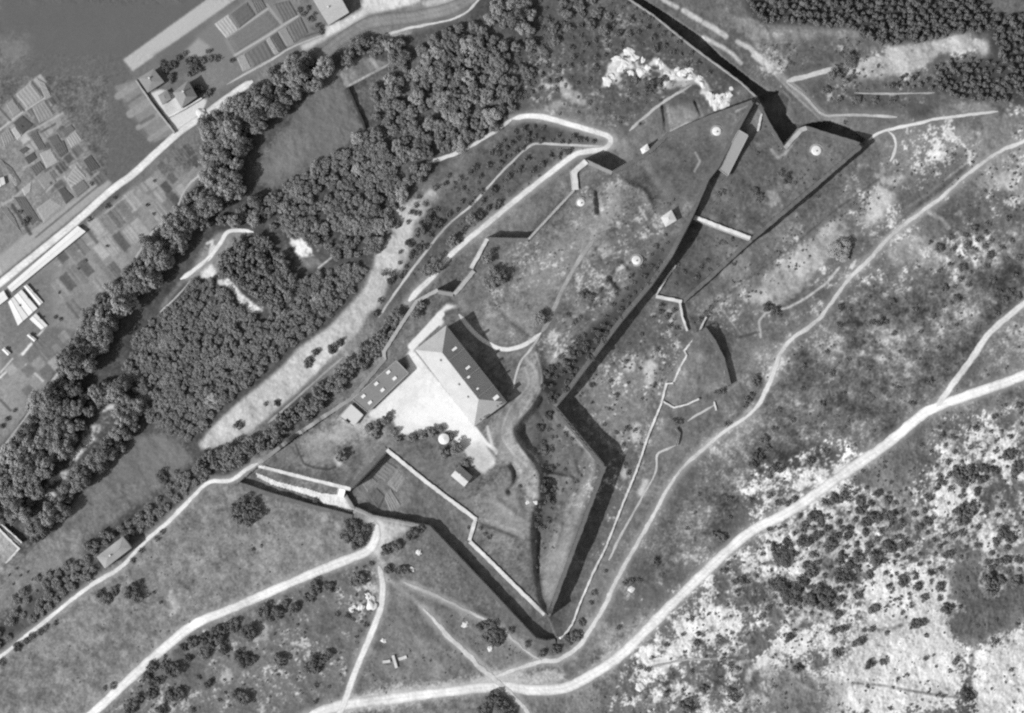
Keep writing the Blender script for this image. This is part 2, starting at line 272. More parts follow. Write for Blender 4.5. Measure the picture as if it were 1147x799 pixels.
P(D, [(150,440),(180,440),(200,470),(215,505),(175,480),(140,450)], 128, 5, .6)
# southern fields
G([(-60,790),(0,740),(92,668),(140,636),(205,572),(240,546),(262,544),(300,556),(395,582),(417,592),(408,612),(300,658),(250,680),(205,702),(158,742),(103,792),(60,830),(-60,860)], 133, 2)
D += np.where((uu < 420) & (vv > 540) & (uu+1.2*vv < 1130), 4*N2+3*N5, 0)
P(D, [(300,600),(390,590),(400,615),(280,662),(240,682)], 146, 10, .6)
G([(60,840),(105,802),(160,752),(212,708),(255,690),(300,670),(412,624),(424,640),(424,690),(385,780),(350,800),(340,860)], 118, 2)
G([(-20,720),(30,680),(60,640),(110,640),(90,662),(0,730)], 92, 4)
P(D, [(240,700),(290,690),(330,720),(300,780),(250,770)], 128, 10, .6)
for q in ([(184,672),(190,668),(201,676),(198,690),(190,690),(194,680)],[(246,755),(258,748),(262,760),(248,768)],[(279,700),(302,698),(300,716),(284,720)]): P(D, q, 190, 2, .8, 1)
G([(408,578),(430,583),(462,590),(440,606),(424,626),(414,618),(421,600)], 205, 2.5)
G([(428,640),(470,655),(520,680),(560,704),(600,738),(556,760),(500,770),(400,782),(420,700)], 121, 3)
L(D, [(429,646),(448,659),(464,672),(476,684)], 5, 170, 4, .8); L(D, [(467,712),(478,728),(488,742),(500,764)], 10, 150, 8, .7); L(D, [(448,668),(456,690)], 5, 138, 5, .6)
for nm in ('main_road','worn_track','hill_path','wide_road','branch_road','south_path','access_road','hedged_path','ditch_path'): L(D, smooth(ROADS[nm][0]), ROADS[nm][1]+5, 190, 7, .6)
P(D, [(380,790),(430,770),(520,762),(560,752),(630,750),(600,768),(540,772),(448,790),(380,800)], 205, 5, .8)
P(D, [(590,762),(616,748),(636,756),(620,768)], 200, 3, .7, 1.5)
P(D, [(665,742),(690,715),(720,690),(740,690),(700,740),(670,760)], 188, 7, .85)
P(D, [(650,688),(690,700),(712,686),(700,712),(676,722)], 165, 5, .7, 2)
# fort interior
P(D, F, 116, 1.5); D += FM*(4*N2+3*N3)
G([(463,392),(498,362),(492,352),(512,343),(500,340),(470,375),(455,398),(459,410),(440,436),(412,464),(418,470),(440,470),(447,488),(470,486),(496,478),(506,490),(520,505),(528,520),(541,530),(556,519),(545,500),(531,478)], 238, 1.2)
P(D, [(515,500),(540,495),(555,518),(542,530),(526,516)], 196, 3)
L(D, [(465,398),(500,440),(541,492)], 3.5, 240, 2, .8); L(D, [(532,480),(545,497),(556,505)], 4, 236, 1.5); L(D, [(546,478),(551,498),(556,508)], 3, 215, 2)
L(D, [(461,388),(480,368),(494,352)], 8, 236, 1.5); L(D, [(470,387),(492,366)], 2, 120, 1.2)
P(D, [(380,470),(412,466),(430,480),(405,492),(370,500),(340,510),(345,490),(360,482)], 178, 5, .8)
P(D, [(335,500),(358,488),(372,500),(385,520),(355,524),(340,520)], 148, 4, .8)
L(D, [(331,498),(340,519),(352,524),(368,526),(376,523)], 2.4, 84, 1.4)
G([(374,512),(380,508),(384,520),(378,524)], 205, 1.5)
P(D, [(440,505),(505,515),(520,548),(540,575),(530,580),(478,536)], 124, 3, .8)
P(D, [(535,545),(575,530),(590,560),(600,600),(575,612),(545,595),(538,575)], 146, 6, .9)
P(D, [(545,480),(575,440),(588,405),(600,400),(606,432),(590,455),(576,480),(580,500),(600,520),(604,548),(585,530),(560,518)], 152, 4, .9)
L(D, [(588,400),(600,415),(604,432),(588,458),(575,480),(580,498)], 3, 172, 3, .8)
P(D, [(582,530),(600,528),(604,560),(590,556)], 165, 3, .7, 1.5)
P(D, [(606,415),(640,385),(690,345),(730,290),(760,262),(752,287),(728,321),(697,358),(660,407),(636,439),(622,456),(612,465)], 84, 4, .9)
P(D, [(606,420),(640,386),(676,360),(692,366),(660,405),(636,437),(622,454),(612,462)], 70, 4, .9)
P(D, [(612,470),(640,490),(660,520),(640,560),(620,560),(615,520)], 112, 4, .7); L(D, [(622,466),(650,490),(662,515)], 7, 148, 5, .7)
P(D, [(640,560),(660,530),(670,525),(640,610),(615,680),(608,670),(612,620)], 150, 2.9, .85)
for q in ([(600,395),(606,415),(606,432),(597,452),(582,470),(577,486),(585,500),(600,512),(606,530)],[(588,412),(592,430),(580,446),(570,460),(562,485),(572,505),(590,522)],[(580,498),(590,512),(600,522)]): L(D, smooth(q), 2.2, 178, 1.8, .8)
L(D, smooth([(628,470),(650,498),(665,522),(651,570),(631,625),(616,668)]), 5, 156, 4, .7); L(D, smooth([(598,440),(596,458),(576,478),(580,494),(594,512)]), 4, 98, 3, .5); L(D, [(634,472),(652,492)], 2, 90, 2, .6)  # pale parapet strip; the dark strokes paint shade at the slope foot
P(D, [(600,470),(612,480),(615,520),(618,560),(606,610),(600,600),(608,550),(600,500)], 84, 4, .7)  # shade of the rampart's east slope, painted dark into the ground tone
P(D, [(575,320),(600,280),(640,245),(690,205),(700,215),(680,260),(640,310),(615,345),(590,345)], 146, 8, .9)
P(D, [(545,345),(590,335),(612,350),(590,380),(560,384),(535,370)], 138, 6, .8)
L(D, [(545,355),(560,350),(556,342)], 4, 170, 3, .7); P(D, [(564,360),(578,362),(572,375)], 168, 3, .7)
P(D, [(690,200),(712,210),(700,240),(672,262),(664,285),(650,300),(672,240)], 160, 6, .85)
P(D, [(666,272),(680,268),(690,285),(672,290)], 168, 4, .7, 1); L(D, [(692,302),(702,296)], 5, 180, 2); L(D, [(716,232),(724,246)], 2.5, 185, 2); L(D, [(646,190),(660,212)], 0.1, 120)
L(D, [(676,215),(690,206)], 2, 170, 1.5)
P(D, [(640,372),(660,362),(640,395),(614,420),(606,405)], 146, 5, .8)
P(D, [(740,160),(790,140),(820,135),(800,185),(775,235),(750,225),(730,190)], 98, 5, .8)
P(D, [(700,172),(745,125),(790,108),(795,128),(748,148),(728,166)], 122, 4, .8)
P(D, [(746,122),(778,112),(786,130),(752,146)], 152, 2, .9); L(D, [(752,147),(770,138)], 3, 185, 2)
L(D, [(700,186),(728,169),(748,151),(792,131),(812,127)], 3, 138, 2, .8); L(D, [(825,124),(843,115)], 3, 175, 2)
L(D, [(779,171),(784,181),(778,192)], 2.2, 165, 1.5); P(D, [(764,230),(774,228),(772,240),(764,240)], 150, 3)
# ditches and outworks
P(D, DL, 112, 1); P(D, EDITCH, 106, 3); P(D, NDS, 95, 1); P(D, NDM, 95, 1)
P(D, [(400,540),(432,510),(470,540),(450,580),(420,572),(398,560)], 122, 2)
for pts, tone in PLOTS[-5:]: G(pts, tone, 1)
P(D, [(660,420),(690,405),(735,392),(745,400),(725,470),(710,500),(690,510),(665,475),(645,450)], 138, 8, .9)
for q in ([(720,410),(728,402),(737,410),(730,433),(722,430)],[(698,408),(712,404),(712,416),(702,420)],[(705,482),(716,472),(718,492),(708,498)],[(693,528),(700,522),(706,528),(698,540)],[(718,540),(728,535),(722,556),(714,560)]): P(D, q, 200, 1.5, .9, 1)
for i in range(110):
    a, b = random.uniform(655,740), random.uniform(385,500); 
    if a*1.2+b > 1265: P(D, [(a-2,b),(a,b-2),(a+2,b),(a,b+2)], 180, 1.0, .7)
P(D, HU, 106, 1.5); P(D, HL, 102, 1.5)
P(D, [(845,114),(857,119),(853,146),(838,150),(836,140)], 132, 1.5)
P(D, [(858,215),(870,210),(876,228),(864,232)], 165, 2.5, .8, 1); P(D, [(845,160),(856,165),(848,172)], 140, 3); P(D, [(925,165),(936,165),(932,178)], 135, 3); L(D, [(864,168),(871,177),(880,172),(897,147)], 3.5, 150, 2)
P(D, [(750,340),(762,345),(768,372),(750,372),(742,355)], 155, 4, .6, 1.5)
P(D, [(770,372),(840,290),(900,240),(985,165),(1000,180),(900,275),(800,355)], 118, 4)
P(D, [(800,335),(830,312),(850,322),(820,350)], 132, 6, .6)
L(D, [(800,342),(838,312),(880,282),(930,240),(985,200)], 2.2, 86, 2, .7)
for q, v in (([(838,335),(856,310),(880,290),(905,268),(930,248),(942,244),(955,262),(935,285),(905,315),(880,340),(855,352)],182),([(968,250),(972,225),(985,208),(1004,218),(1010,228),(985,250)],205),([(982,200),(1015,195),(1012,206),(985,208)],190),([(852,352),(868,340),(856,345),(848,365)],205)): P(D, q, v, 4, .85, 3)
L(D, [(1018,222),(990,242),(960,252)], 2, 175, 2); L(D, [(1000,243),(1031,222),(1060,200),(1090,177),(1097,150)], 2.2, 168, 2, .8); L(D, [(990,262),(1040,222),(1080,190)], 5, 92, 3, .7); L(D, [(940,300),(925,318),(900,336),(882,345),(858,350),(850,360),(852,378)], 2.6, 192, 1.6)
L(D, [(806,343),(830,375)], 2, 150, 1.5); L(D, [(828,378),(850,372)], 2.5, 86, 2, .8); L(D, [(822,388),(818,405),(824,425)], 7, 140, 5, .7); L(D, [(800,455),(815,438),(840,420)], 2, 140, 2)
P(D, [(1010,205),(1060,160),(1080,135),(1095,150),(1085,175),(1040,215)], 150, 6, .9, 4); P(D, [(1095,155),(1100,130),(1147,128),(1210,120),(1210,240),(1147,230),(1120,210),(1085,215),(1095,190)], 148, 8, .8, 4)
P(D, [(1112,195),(1135,190),(1140,212),(1120,215)], 195, 3, .7, 2); P(D, [(1015,200),(1060,172),(1088,170),(1060,200),(1000,250),(975,270)], 98, 3, .8)
P(D, [(990,285),(1015,265),(1040,262),(1058,285),(1050,310),(1030,292),(1000,300)], 165, 5, .85, 3); L(D, [(1040,238),(1055,245),(1062,255)], 5, 185, 3, .8)
L(D, [(1066,266),(1072,260),(1076,266),(1070,270),(1066,266)], 2, 175, 1.5)
P(D, [(885,395),(960,300),(1060,320),(1147,270),(1210,250),(1210,300),(1147,330),(1060,440),(990,490),(920,520),(850,560),(770,640),(690,700),(720,620),(760,550),(850,470),(880,420)], 103, 10, .9)
D += np.where((uu > 780) & (vv > 240), 5*N4, 0)
for q in ([(965,352),(1010,345),(1030,372),(1010,390),(985,385)],[(1070,340),(1100,350),(1090,365),(1066,360)]): P(D, q, 135, 6, .8, 3)
P(D, [(985,375),(1005,378),(1000,388),(980,384)], 180, 2.5, .8, 1.5)
P(D, [(1080,400),(1110,375),(1147,345),(1210,300),(1210,390),(1100,432),(1060,445)], 122, 6, .8)
# limestone pavement in the south-east: bright rock showing through turf in branching patches
rk = np.zeros_like(BASE)
def RK(pts, a, soft=8): put(rk, poly_m(pts, soft), a)
RK([(850,600),(880,575),(905,565),(960,540),(985,600),(960,640),(905,640),(870,625)], .55); RK([(865,520),(900,508),(950,505),(958,522),(905,558),(850,590),(835,560)], .55)
RK([(960,690),(975,625),(1010,640),(1060,655),(1075,690),(1075,780),(1000,800),(930,800),(920,740)], 1.1); RK([(1095,730),(1147,705),(1210,690),(1210,860),(1080,860),(1082,790)], 1.05)
RK([(740,700),(850,605),(865,640),(840,680),(800,720),(760,715)], .55); RK([(690,740),(760,690),(830,640),(870,640),(850,700),(800,750),(720,770)], .5, 10); RK([(990,690),(1020,630),(1065,650),(1070,790),(960,800),(985,740)], 1.2, 6)
RK([(945,80),(960,70),(1050,50),(1085,40),(1105,60),(1050,62),(1010,84)], .35, 4); RK([(828,24),(880,30),(965,36),(940,44),(860,46)], .28, 4); RK([(1060,115),(1112,118),(1118,128),(1080,130)], .3, 3)
RK([(840,770),(850,735),(900,690),(940,680),(935,700),(880,740)], .95, 5); RK([(700,760),(740,755),(800,750),(850,760),(860,799),(690,799)], .45)
RK([(1060,480),(1147,460),(1210,450),(1210,600),(1147,620),(1060,600),(1030,560)], .42); RK([(1030,540),(1060,500),(1090,490),(1100,520),(1060,600),(1040,580)], .6)
RK([(880,680),(960,660),(975,720),(930,760),(900,745)], .5); RK([(1020,640),(1070,640),(1060,600),(1015,605)], .5)
RK([(1065,640),(1147,620),(1210,620),(1210,680),(1147,690),(1085,720),(1065,700)], -.2); RK([(870,640),(930,625),(935,660),(900,690),(860,680)], .15, 5)
rr = np.clip((rk*1.45-0.40+0.30*N4*(rk < .9)+0.14*N2+0.06*N3+.20*N5)*1.7, 0, 1)*np.clip(rk*12, 0, 1)
D[:] = D*(1-rr)+(216+7*N2+6*N3+5*N4)*rr
for q, w, v in (([(1011,510),(996,560),(990,620)],0.1,0),([(925,613),(905,622)],.1,0),([(905,622),(925,612),(945,596),(952,600),(960,618)],4,215),([(955,640),(930,660),(945,630)],4,212),([(975,628),(965,600)],3.5,205),([(990,640),(1010,630),(1030,618)],3,205),([(895,620),(886,640)],3,190),([(1090,610),(1105,590),(1115,575)],3,195)):
    if v: L(D, q, w, v, 2.5, .9)
L(D, [(955,765),(990,768),(1020,774),(1060,780),(1084,783)], 3, 105, 2.5, .75); L(D, [(1084,783),(1088,750),(1090,730)], 5, 120, 4, .8); L(D, [(982,706),(1000,704),(1012,700)], 3.5, 120, 3, .8)
P(D, [(820,790),(850,745),(900,752),(950,765),(940,800),(850,800)], 128, 8, .6, 3); P(D, [(1068,640),(1147,625),(1210,610),(1210,690),(1147,690),(1100,715),(1075,712)], 98, 7, .9, 2)
L(D, [(800,738),(830,742),(860,738)], 3, 200, 3, .6); L(D, [(860,738),(840,752),(838,760)], 7, 215, 4, .8); L(D, [(900,690),(880,715),(850,745)], 6, 215, 4, .8); L(D, [(895,765),(920,780),(945,799)], 4, 150, 3, .8)
# north-west slope and quarry
P(D, [(545,-20),(700,-20),(706,0),(776,53),(830,92),(800,130),(740,110),(700,150),(640,130),(575,120),(560,60)], 94, 5, .9)
P(D, [(600,50),(680,10),(700,20),(640,70)], 104, 10, .7)
for q in ([(620,95),(632,88),(652,108),(660,120),(645,118),(630,108)],[(605,120),(625,112),(630,122),(610,125)]): P(D, q, 185, 2.5, .85, 2)
P(D, [(600,115),(640,115),(690,140),(660,140)], 135, 5, .6)
OUT = [(682,72),(694,62),(702,53),(712,60),(706,72),(722,74),(735,64),(741,70),(730,80),(712,82),(700,80),(690,88),(676,100),(674,94)]
OUT2 = [(736,86),(752,82),(760,76),(776,80),(778,90),(762,93),(750,90),(742,96)]
OUT3 = [(786,92),(796,104),(800,112),(808,106),(818,100),(819,112),(812,120),(800,124),(794,114),(786,106)]
for q in (OUT, OUT2, OUT3): P(D, q, 222, 1.0, 1, 1.2)
L(D, [(738,70),(746,78),(754,85)], 7, 215, 2, .9); L(D, [(776,86),(784,92),(790,97)], 7, 215, 2, .9); L(D, [(724,74),(740,80),(748,92)], 4, 200, 2, .8)
for (u, v, q) in ((703,63,3),(733,76,4),(694,78,3),(712,74,2),(768,86,3),(808,110,3),(752,90,2),(799,104,2)): P(D, [(u+q*math.cos(k), v+q*.7*math.sin(k)) for k in range(6)], 80, .8, .9)
L(D, [(745,97),(765,94),(785,90),(794,102)], 6, 190, 3, .8)
P(D, [(722,0),(790,-20),(850,30),(890,88),(905,110),(965,127),(1010,132),(970,155),(929,134),(889,138),(885,108),(862,100),(809,62)], 108, 3)
for q, w in (([(737,-6),(745,1),(758,8.5)],5),([(766,12),(775,18),(784,23)],6),([(789,26),(800,32),(813,41)],6),([(826,47),(840,54),(847,62),(862,74)],5),([(862,74),(881,91),(894,100),(902,109)],4),([(788,42),(809,53),(820,60),(830,71)],4.5),([(846,62),(856,70)],8)): L(D, q, w, 212, 2.5, .9)
L(D, [(870,80),(886,97),(905,113),(924,131),(944,134)], 9, 148, 4, .8); L(D, [(868,84),(884,101),(902,118),(918,133)], 2, 175, 1.5, .8)
P(D, [(820,22),(836,18),(852,30),(880,28),(900,30),(965,32),(975,40),(940,42),(900,45),(850,48),(826,36)], 150, 4, .8, 3)
P(D, [(850,48),(960,40),(980,60),(950,70),(890,85),(870,70)], 104, 4, .8)
G([(944,86),(948,74),(955,70),(989,62),(994,53),(1020,50),(1047,47),(1081,37),(1092,44),(1108,48),(1110,54),(1102,64),(1096,56),(1078,58),(1052,62),(1036,76),(1010,84),(985,87),(960,88)], 186, 2, 1, 2)
P(D, [(905,92),(1050,92),(1060,105),(1030,122),(940,126),(905,108)], 98, 3, .9)
P(D, [(1020,122),(1050,118),(1040,130),(1020,134)], 82, 3); P(D, [(1060,118),(1110,115),(1118,128),(1085,128)], 155, 2.5, .8, 2)
P(D, [(820,-60),(1210,-60),(1210,110),(1147,118),(1120,112),(1080,112),(1050,100),(1060,75),(1110,62),(1108,40),(1080,36),(1000,48),(960,32),(850,26),(835,10)], 74, 3, 1, 0)
G([(1090,-10),(1207,-20),(1207,15),(1147,14),(1125,16),(1107,16)], 108, 2)
bare = np.zeros_like(BASE); put(bare, poly_m([(770,375),(840,320),(985,180),(1040,125),(1147,115),(1210,115),(1210,430),(1060,440),(1000,480),(930,515),(870,545),(800,620),(740,690),(700,720),(720,610),(760,545),(850,440),(900,360)], 12), 1)
put(bare, poly_m([(820,60),(1060,60),(1060,125),(905,112)], 8), .8); put(bare, poly_m([(640,470),(700,385),(745,345),(765,372),(740,440),(700,560),(660,640)], 8), 1); put(bare, poly_m([(560,30),(700,10),(790,80),(700,140),(600,125)], 8), .6); put(bare, poly_m([(545,330),(640,215),(715,200),(740,260),(640,400),(590,385)], 8), .7); put(bare, poly_m([(120,799),(210,720),(420,630),(420,700),(380,799)], 8), .8)
heath_ = np.zeros_like(BASE); put(heath_, poly_m([(870,420),(950,330),(1060,330),(1147,250),(1210,250),(1210,400),(1060,440),(990,490),(920,515),(850,560),(740,660),(730,600),(790,520)], 10), 1)
bs = np.clip(.6*N4+.6*N5+.28*N2+.1*N3-.75, 0, 1.1)*bare*np.clip((170-D)/30, 0, 1)
D += 70*bs*(1-.75*heath_)
wild = np.clip(np.clip((D-60)/40, 0, 1)*np.clip((250-D)/60, 0, 1), 0, 1)*(1-np.clip(road_flat, 0, 1)*.6)
wild[(uu < 300) & (uu*0.78+vv < 330)] *= .3
for q in ([(377,79),(407,146),(306,215),(283,200),(330,124)],[(147,490),(190,485),(214,514),(150,570),(75,655),(0,690),(-60,740),(45,605)]):
    sl = bbox(q, 2); wild[sl] *= 1-.7*pmask(q, sl)
heath = np.zeros_like(BASE); put(heath, poly_m([(850,410),(960,320),(1147,240),(1210,250),(1210,340),(1060,440),(990,490),(920,520),(840,570),(740,660),(720,620)], 8), 1)
D += heath*(6+7*N5+8*N4+5*N2)
D += wild*(5*N5+4*N3+3*N2+5*N4)
ct = np.zeros_like(BASE); put(ct, poly_m([(463,392),(520,345),(531,478),(556,519),(541,530),(496,478),(412,470),(440,436)], 2), 1)
D += ct*(6+4*N2+5*N4-9*np.clip(N5-.8, 0, 1.5))
D = np.clip(D, 58, 250)
GAIN = 2.0
def alb(d): 
    c = np.asarray(d, float)/255.0
    return np.where(c <= 0.04045, c/12.92, ((c+0.055)/1.055)**2.4)/GAIN
# ------------------------------------------------------------------ materials (monochrome film: every colour is a grey)
MATS = {}
def mat(name, d=None, a=None, rough=.95, amp=.16, scale=1.2, rnd=0.0, attr=None, spec=0.1, big=0.0, bscale=.12, leafy=0):
    if name in MATS: return MATS[name]
    m = bpy.data.materials.new(name); m.use_nodes = True; nt = m.node_tree; n = nt.nodes; lk = nt.links
    b = n['Principled BSDF']; b.inputs['Roughness'].default_value = rough; b.inputs['Specular IOR Level'].default_value = spec
    tc = n.new('ShaderNodeNewGeometry'); nz = n.new('ShaderNodeTexNoise'); nz.inputs['Scale'].default_value = scale; nz.inputs['Detail'].default_value = 4; nz.inputs['Roughness'].default_value = .65
    lk.new(tc.outputs['Position'], nz.inputs['Vector'])
    def math_(op, x, y):
        q = n.new('ShaderNodeMath'); q.operation = op
        for i, k in enumerate((x, y)):
            if hasattr(k, 'node'): lk.new(k, q.inputs[i])
            else: q.inputs[i].default_value = k
        return q.outputs[0]
    if attr:
        at = n.new('ShaderNodeAttribute'); at.attribute_name = attr; base = at.outputs['Fac']
    else: base = a if a is not None else float(alb(d))
    f = math_('ADD', math_('MULTIPLY', math_('SUBTRACT', nz.outputs['Fac'], .5), amp*3.2), 1.0)
    if big:
        n2 = n.new('ShaderNodeTexNoise'); n2.inputs['Scale'].default_value = bscale; n2.inputs['Detail'].default_value = 3
        lk.new(tc.outputs['Position'], n2.inputs['Vector'])
        f = math_('MULTIPLY', f, math_('ADD', math_('MULTIPLY', math_('SUBTRACT', n2.outputs['Fac'], .5), big*3), 1.0))
    if rnd:
        oi = n.new('ShaderNodeObjectInfo')
        f = math_('MULTIPLY', f, math_('ADD', math_('MULTIPLY', math_('SUBTRACT', oi.outputs['Random'], .5), rnd*2), 1.0))
    c = math_('MULTIPLY', base, f)
    cc = n.new('ShaderNodeCombineColor'); [lk.new(c, cc.inputs[i]) for i in range(3)]
    lk.new(cc.outputs[0], b.inputs['Base Color'])
    if leafy:
        tr = n.new('ShaderNodeBsdfTranslucent'); mx = n.new('ShaderNodeMixShader'); mx.inputs[0].default_value = leafy
        lk.new(cc.outputs[0], tr.inputs[0]); lk.new(b.outputs[0], mx.inputs[1]); lk.new(tr.outputs[0], mx.inputs[2]); lk.new(mx.outputs[0], n['Material Output'].inputs[0])
    MATS[name] = m; return m
# ------------------------------------------------------------------ object helpers
def tag(o, label=None, cat=None, group=None, kind=None):
    if label: o['label'] = label
    if cat: o['category'] = cat
    if group: o['group'] = group
    if kind: o['kind'] = kind
    return o
def link(name, me, parent=None):
    o = bpy.data.objects.new(name, me); COL.objects.link(o)
    if parent is not None: o.parent = parent
    return o
def meshobj(name, verts, faces, m, parent=None, smooth_=False, origin=None, extra=()):
    """one mesh object; vertices are world points, stored round the object's own origin"""
    me = bpy.data.meshes.new(name)
    if parent is not None:
        org = parent.location.copy(); q_ = parent.parent
        while q_ is not None: org = org+q_.location; q_ = q_.parent
    elif origin is not None: org = Vector(origin)
    else: org = Vector((sum(v[0] for v in verts)/len(verts), sum(v[1] for v in verts)/len(verts), min(v[2] for v in verts)))
    me.from_pydata([tuple(Vector(v)-org) for v in verts], [], faces)
    me.materials.append(m); [me.materials.append(k) for k in extra]
    if smooth_: me.polygons.foreach_set('use_smooth', [True]*len(me.polygons))
    o = link(name, me, parent)
    if parent is None: o.location = org
    me.validate(); return o
def empty(name, loc, label, cat, group=None):
    o = bpy.data.objects.new(name, None); o.empty_display_size = 1; COL.objects.link(o); o.location = loc
    return tag(o, label, cat, group)
class MB:
    def __init__(s): s.v = []; s.f = []
    def prism(s, base, z0, z1):
        n = len(base); k = len(s.v)
        s.v += [(p[0], p[1], z0) for p in base]+[(p[0], p[1], z1) for p in base]
        s.f += [list(range(k+n-1, k-1, -1)), list(range(k+n, k+2*n))]+[[k+i, k+(i+1) % n, k+n+(i+1) % n, k+n+i] for i in range(n)]
        return s
    def box(s, c, ax, lx, ly, z0, z1):
        ax = Vector((ax[0], ax[1])).normalized(); ay = Vector((-ax[1], ax[0])); c = Vector((c[0], c[1]))
        return s.prism([c+ax*a*lx/2+ay*b*ly/2 for a, b in ((-1,-1),(1,-1),(1,1),(-1,1))], z0, z1)
    def build(s, name, m, parent=None, **k): return meshobj(name, s.v, s.f, m, parent, **k)
# ------------------------------------------------------------------ the ground sheet
def ground():
    g = np.cumsum(1.35**np.arange(1, 27))*2.0
    us = np.concatenate([(-PAD-g)[::-1], np.arange(-PAD, 1147+PAD), 1147+PAD-1+g]); vs = np.concatenate([(-PAD-g)[::-1], np.arange(-PAD, 799+PAD), 799+PAD-1+g])
    n = len(g); Z = np.pad(H, n, mode='edge'); A = np.pad(alb(D), n, mode='edge')
    far = np.pad(np.zeros_like(H), n, mode='linear_ramp', end_values=1); far = np.clip(far*40, 0, 1); A = A*(1-far)+float(alb(108))*far
    k = S*(1-Z/HC); X = (us[None, :]-CU)*k; Y = (CV-vs[:, None])*k
    co = np.stack([X, Y, Z], -1).reshape(-1, 3).astype(np.float32)
    nv, nu = Z.shape; i = np.arange(nv*nu).reshape(nv, nu)
    q = np.stack([i[1:, :-1], i[1:, 1:], i[:-1, 1:], i[:-1, :-1]], -1).reshape(-1)
    me = bpy.data.meshes.new('ground'); me.vertices.add(len(co)); me.vertices.foreach_set('co', co.ravel())
    nf = len(q)//4; me.loops.add(len(q)); me.loops.foreach_set('vertex_index', q.astype(np.int32)); me.polygons.add(nf)
    me.polygons.foreach_set('loop_start', np.arange(0, 4*nf, 4, dtype=np.int32)); me.polygons.foreach_set('loop_total', np.full(nf, 4, np.int32))
    me.update(calc_edges=True)
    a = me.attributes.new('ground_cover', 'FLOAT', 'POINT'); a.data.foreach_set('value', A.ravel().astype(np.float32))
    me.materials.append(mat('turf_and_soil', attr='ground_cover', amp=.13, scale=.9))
    tag(link('ground', me), kind='structure')
# ------------------------------------------------------------------ roads and paths: draped sheets
noveg = np.zeros_like(BASE)
for ri, (nm, (pts, w, tone, rg)) in enumerate(ROADS.items()):
    c = smooth(pts, 8); L(noveg, c, w+2, 1, 1)
    d = [0]
    for p, q in zip(c[:-1], c[1:]): d.append(d[-1]+math.hypot(q[0]-p[0], q[1]-p[1]))
    nS = int(d[-1]/1.6); ss = np.linspace(0, d[-1], nS); cu = np.interp(ss, d, [p[0] for p in c]); cv = np.interp(ss, d, [p[1] for p in c])
    tu, tv = np.gradient(cu), np.gradient(cv); ln = np.hypot(tu, tv); nu_, nv_ = -tv/ln, tu/ln
    r = np.random.default_rng(100+ri); V = []; Fc = []; NA = 6
    def wob():
        x = r.standard_normal(nS); k1 = np.ones(5)/5; x1 = np.convolve(x, k1, 'same')*1.6
        x2 = np.convolve(r.standard_normal(nS), np.ones(21)/21, 'same')*3.5; return (x1*.5+x2*.6)*rg*.8
    tap = np.minimum(1, np.minimum(np.arange(nS), np.arange(nS)[::-1])/(26.0 if rg > .95 else 6.0)+.3)
    wl = np.maximum(w/2*tap+wob(), w*.18); wr = np.maximum(w/2*tap+wob(), w*.18); lift = .10+.012*(ri % 8); TV = []; n1 = np.convolve(r.standard_normal(nS+40), np.ones(9)/9, 'same')[20:-20]*.16+np.convolve(r.standard_normal(nS+80), np.ones(41)/41, 'same')[40:-40]*.5
    for i in range(nS):
        for k in range(NA+1):
            o_ = -wl[i]+(wl[i]+wr[i])*k/NA
            u, v = cu[i]+nu_[i]*o_, cv[i]+nv_[i]*o_
            TV.append(float(alb(tone))*((.62,.93,1.05,.93,1.05,.93,.62) if w > 4 else (.7,.9,1.0,1.04,1.0,.9,.7))[k]*(1+n1[i]+.07*r.standard_normal()))
            V.append(tuple(W(u, v, hz(u, v)+lift-(.09 if k in (0, NA) else 0))))
    for i in range(nS-1):
        for k in range(NA):
            a = i*(NA+1)+k; Fc.append((a, a+NA+1, a+NA+2, a+1))
    o = tag(meshobj(nm, V, Fc, mat('road_dust', attr='wear', amp=.09, scale=.8, big=.10), smooth_=True), kind='structure')
    at = o.data.attributes.new('wear', 'FLOAT', 'POINT'); at.data.foreach_set('value', TV)
L(noveg, [(128,453),(106,482),(90,503),(70,530),(56,558)], 22, 1, 1); L(noveg, [(280,259),(250,265),(232,288),(205,312)], 20, 1, 1); L(noveg, [(232,272),(236,304)], 16, 1, 1); L(noveg, [(246,315),(262,322),(276,338),(290,350)], 19, 1, 1); L(noveg, [(330,268),(345,282)], 18, 1, 1)
# garden plots: shallow raised beds with rows
for pi, (pts, tone) in enumerate(PLOTS):
    a = np.array(pts[:4]); nu2, nv2 = 10, 8; V = []; Fc = []
    for i in range(nv2+1):
        for j in range(nu2+1):
            s, q = j/nu2, i/nv2
            p = a[0]*(1-s)*(1-q)+a[1]*s*(1-q)+a[2]*s*q+a[3]*(1-s)*q
            e = 0 if i in (0, nv2) or j in (0, nu2) else 1
            V.append(tuple(W(p[0], p[1], hz(p[0], p[1])+.05+e*(.22+.14*((j if pi % 2 else i) % 2)+.08*random.random()))))
    for i in range(nv2):
        for j in range(nu2): k = i*(nu2+1)+j; Fc.append((k, k+1, k+nu2+2, k+nu2+1))
    o = tag(meshobj('garden_plot', V, [f[::-1] for f in Fc], mat('plot_%d' % (tone//8*8), tone//8*8+4, amp=.18, scale=.7)), kind='structure')
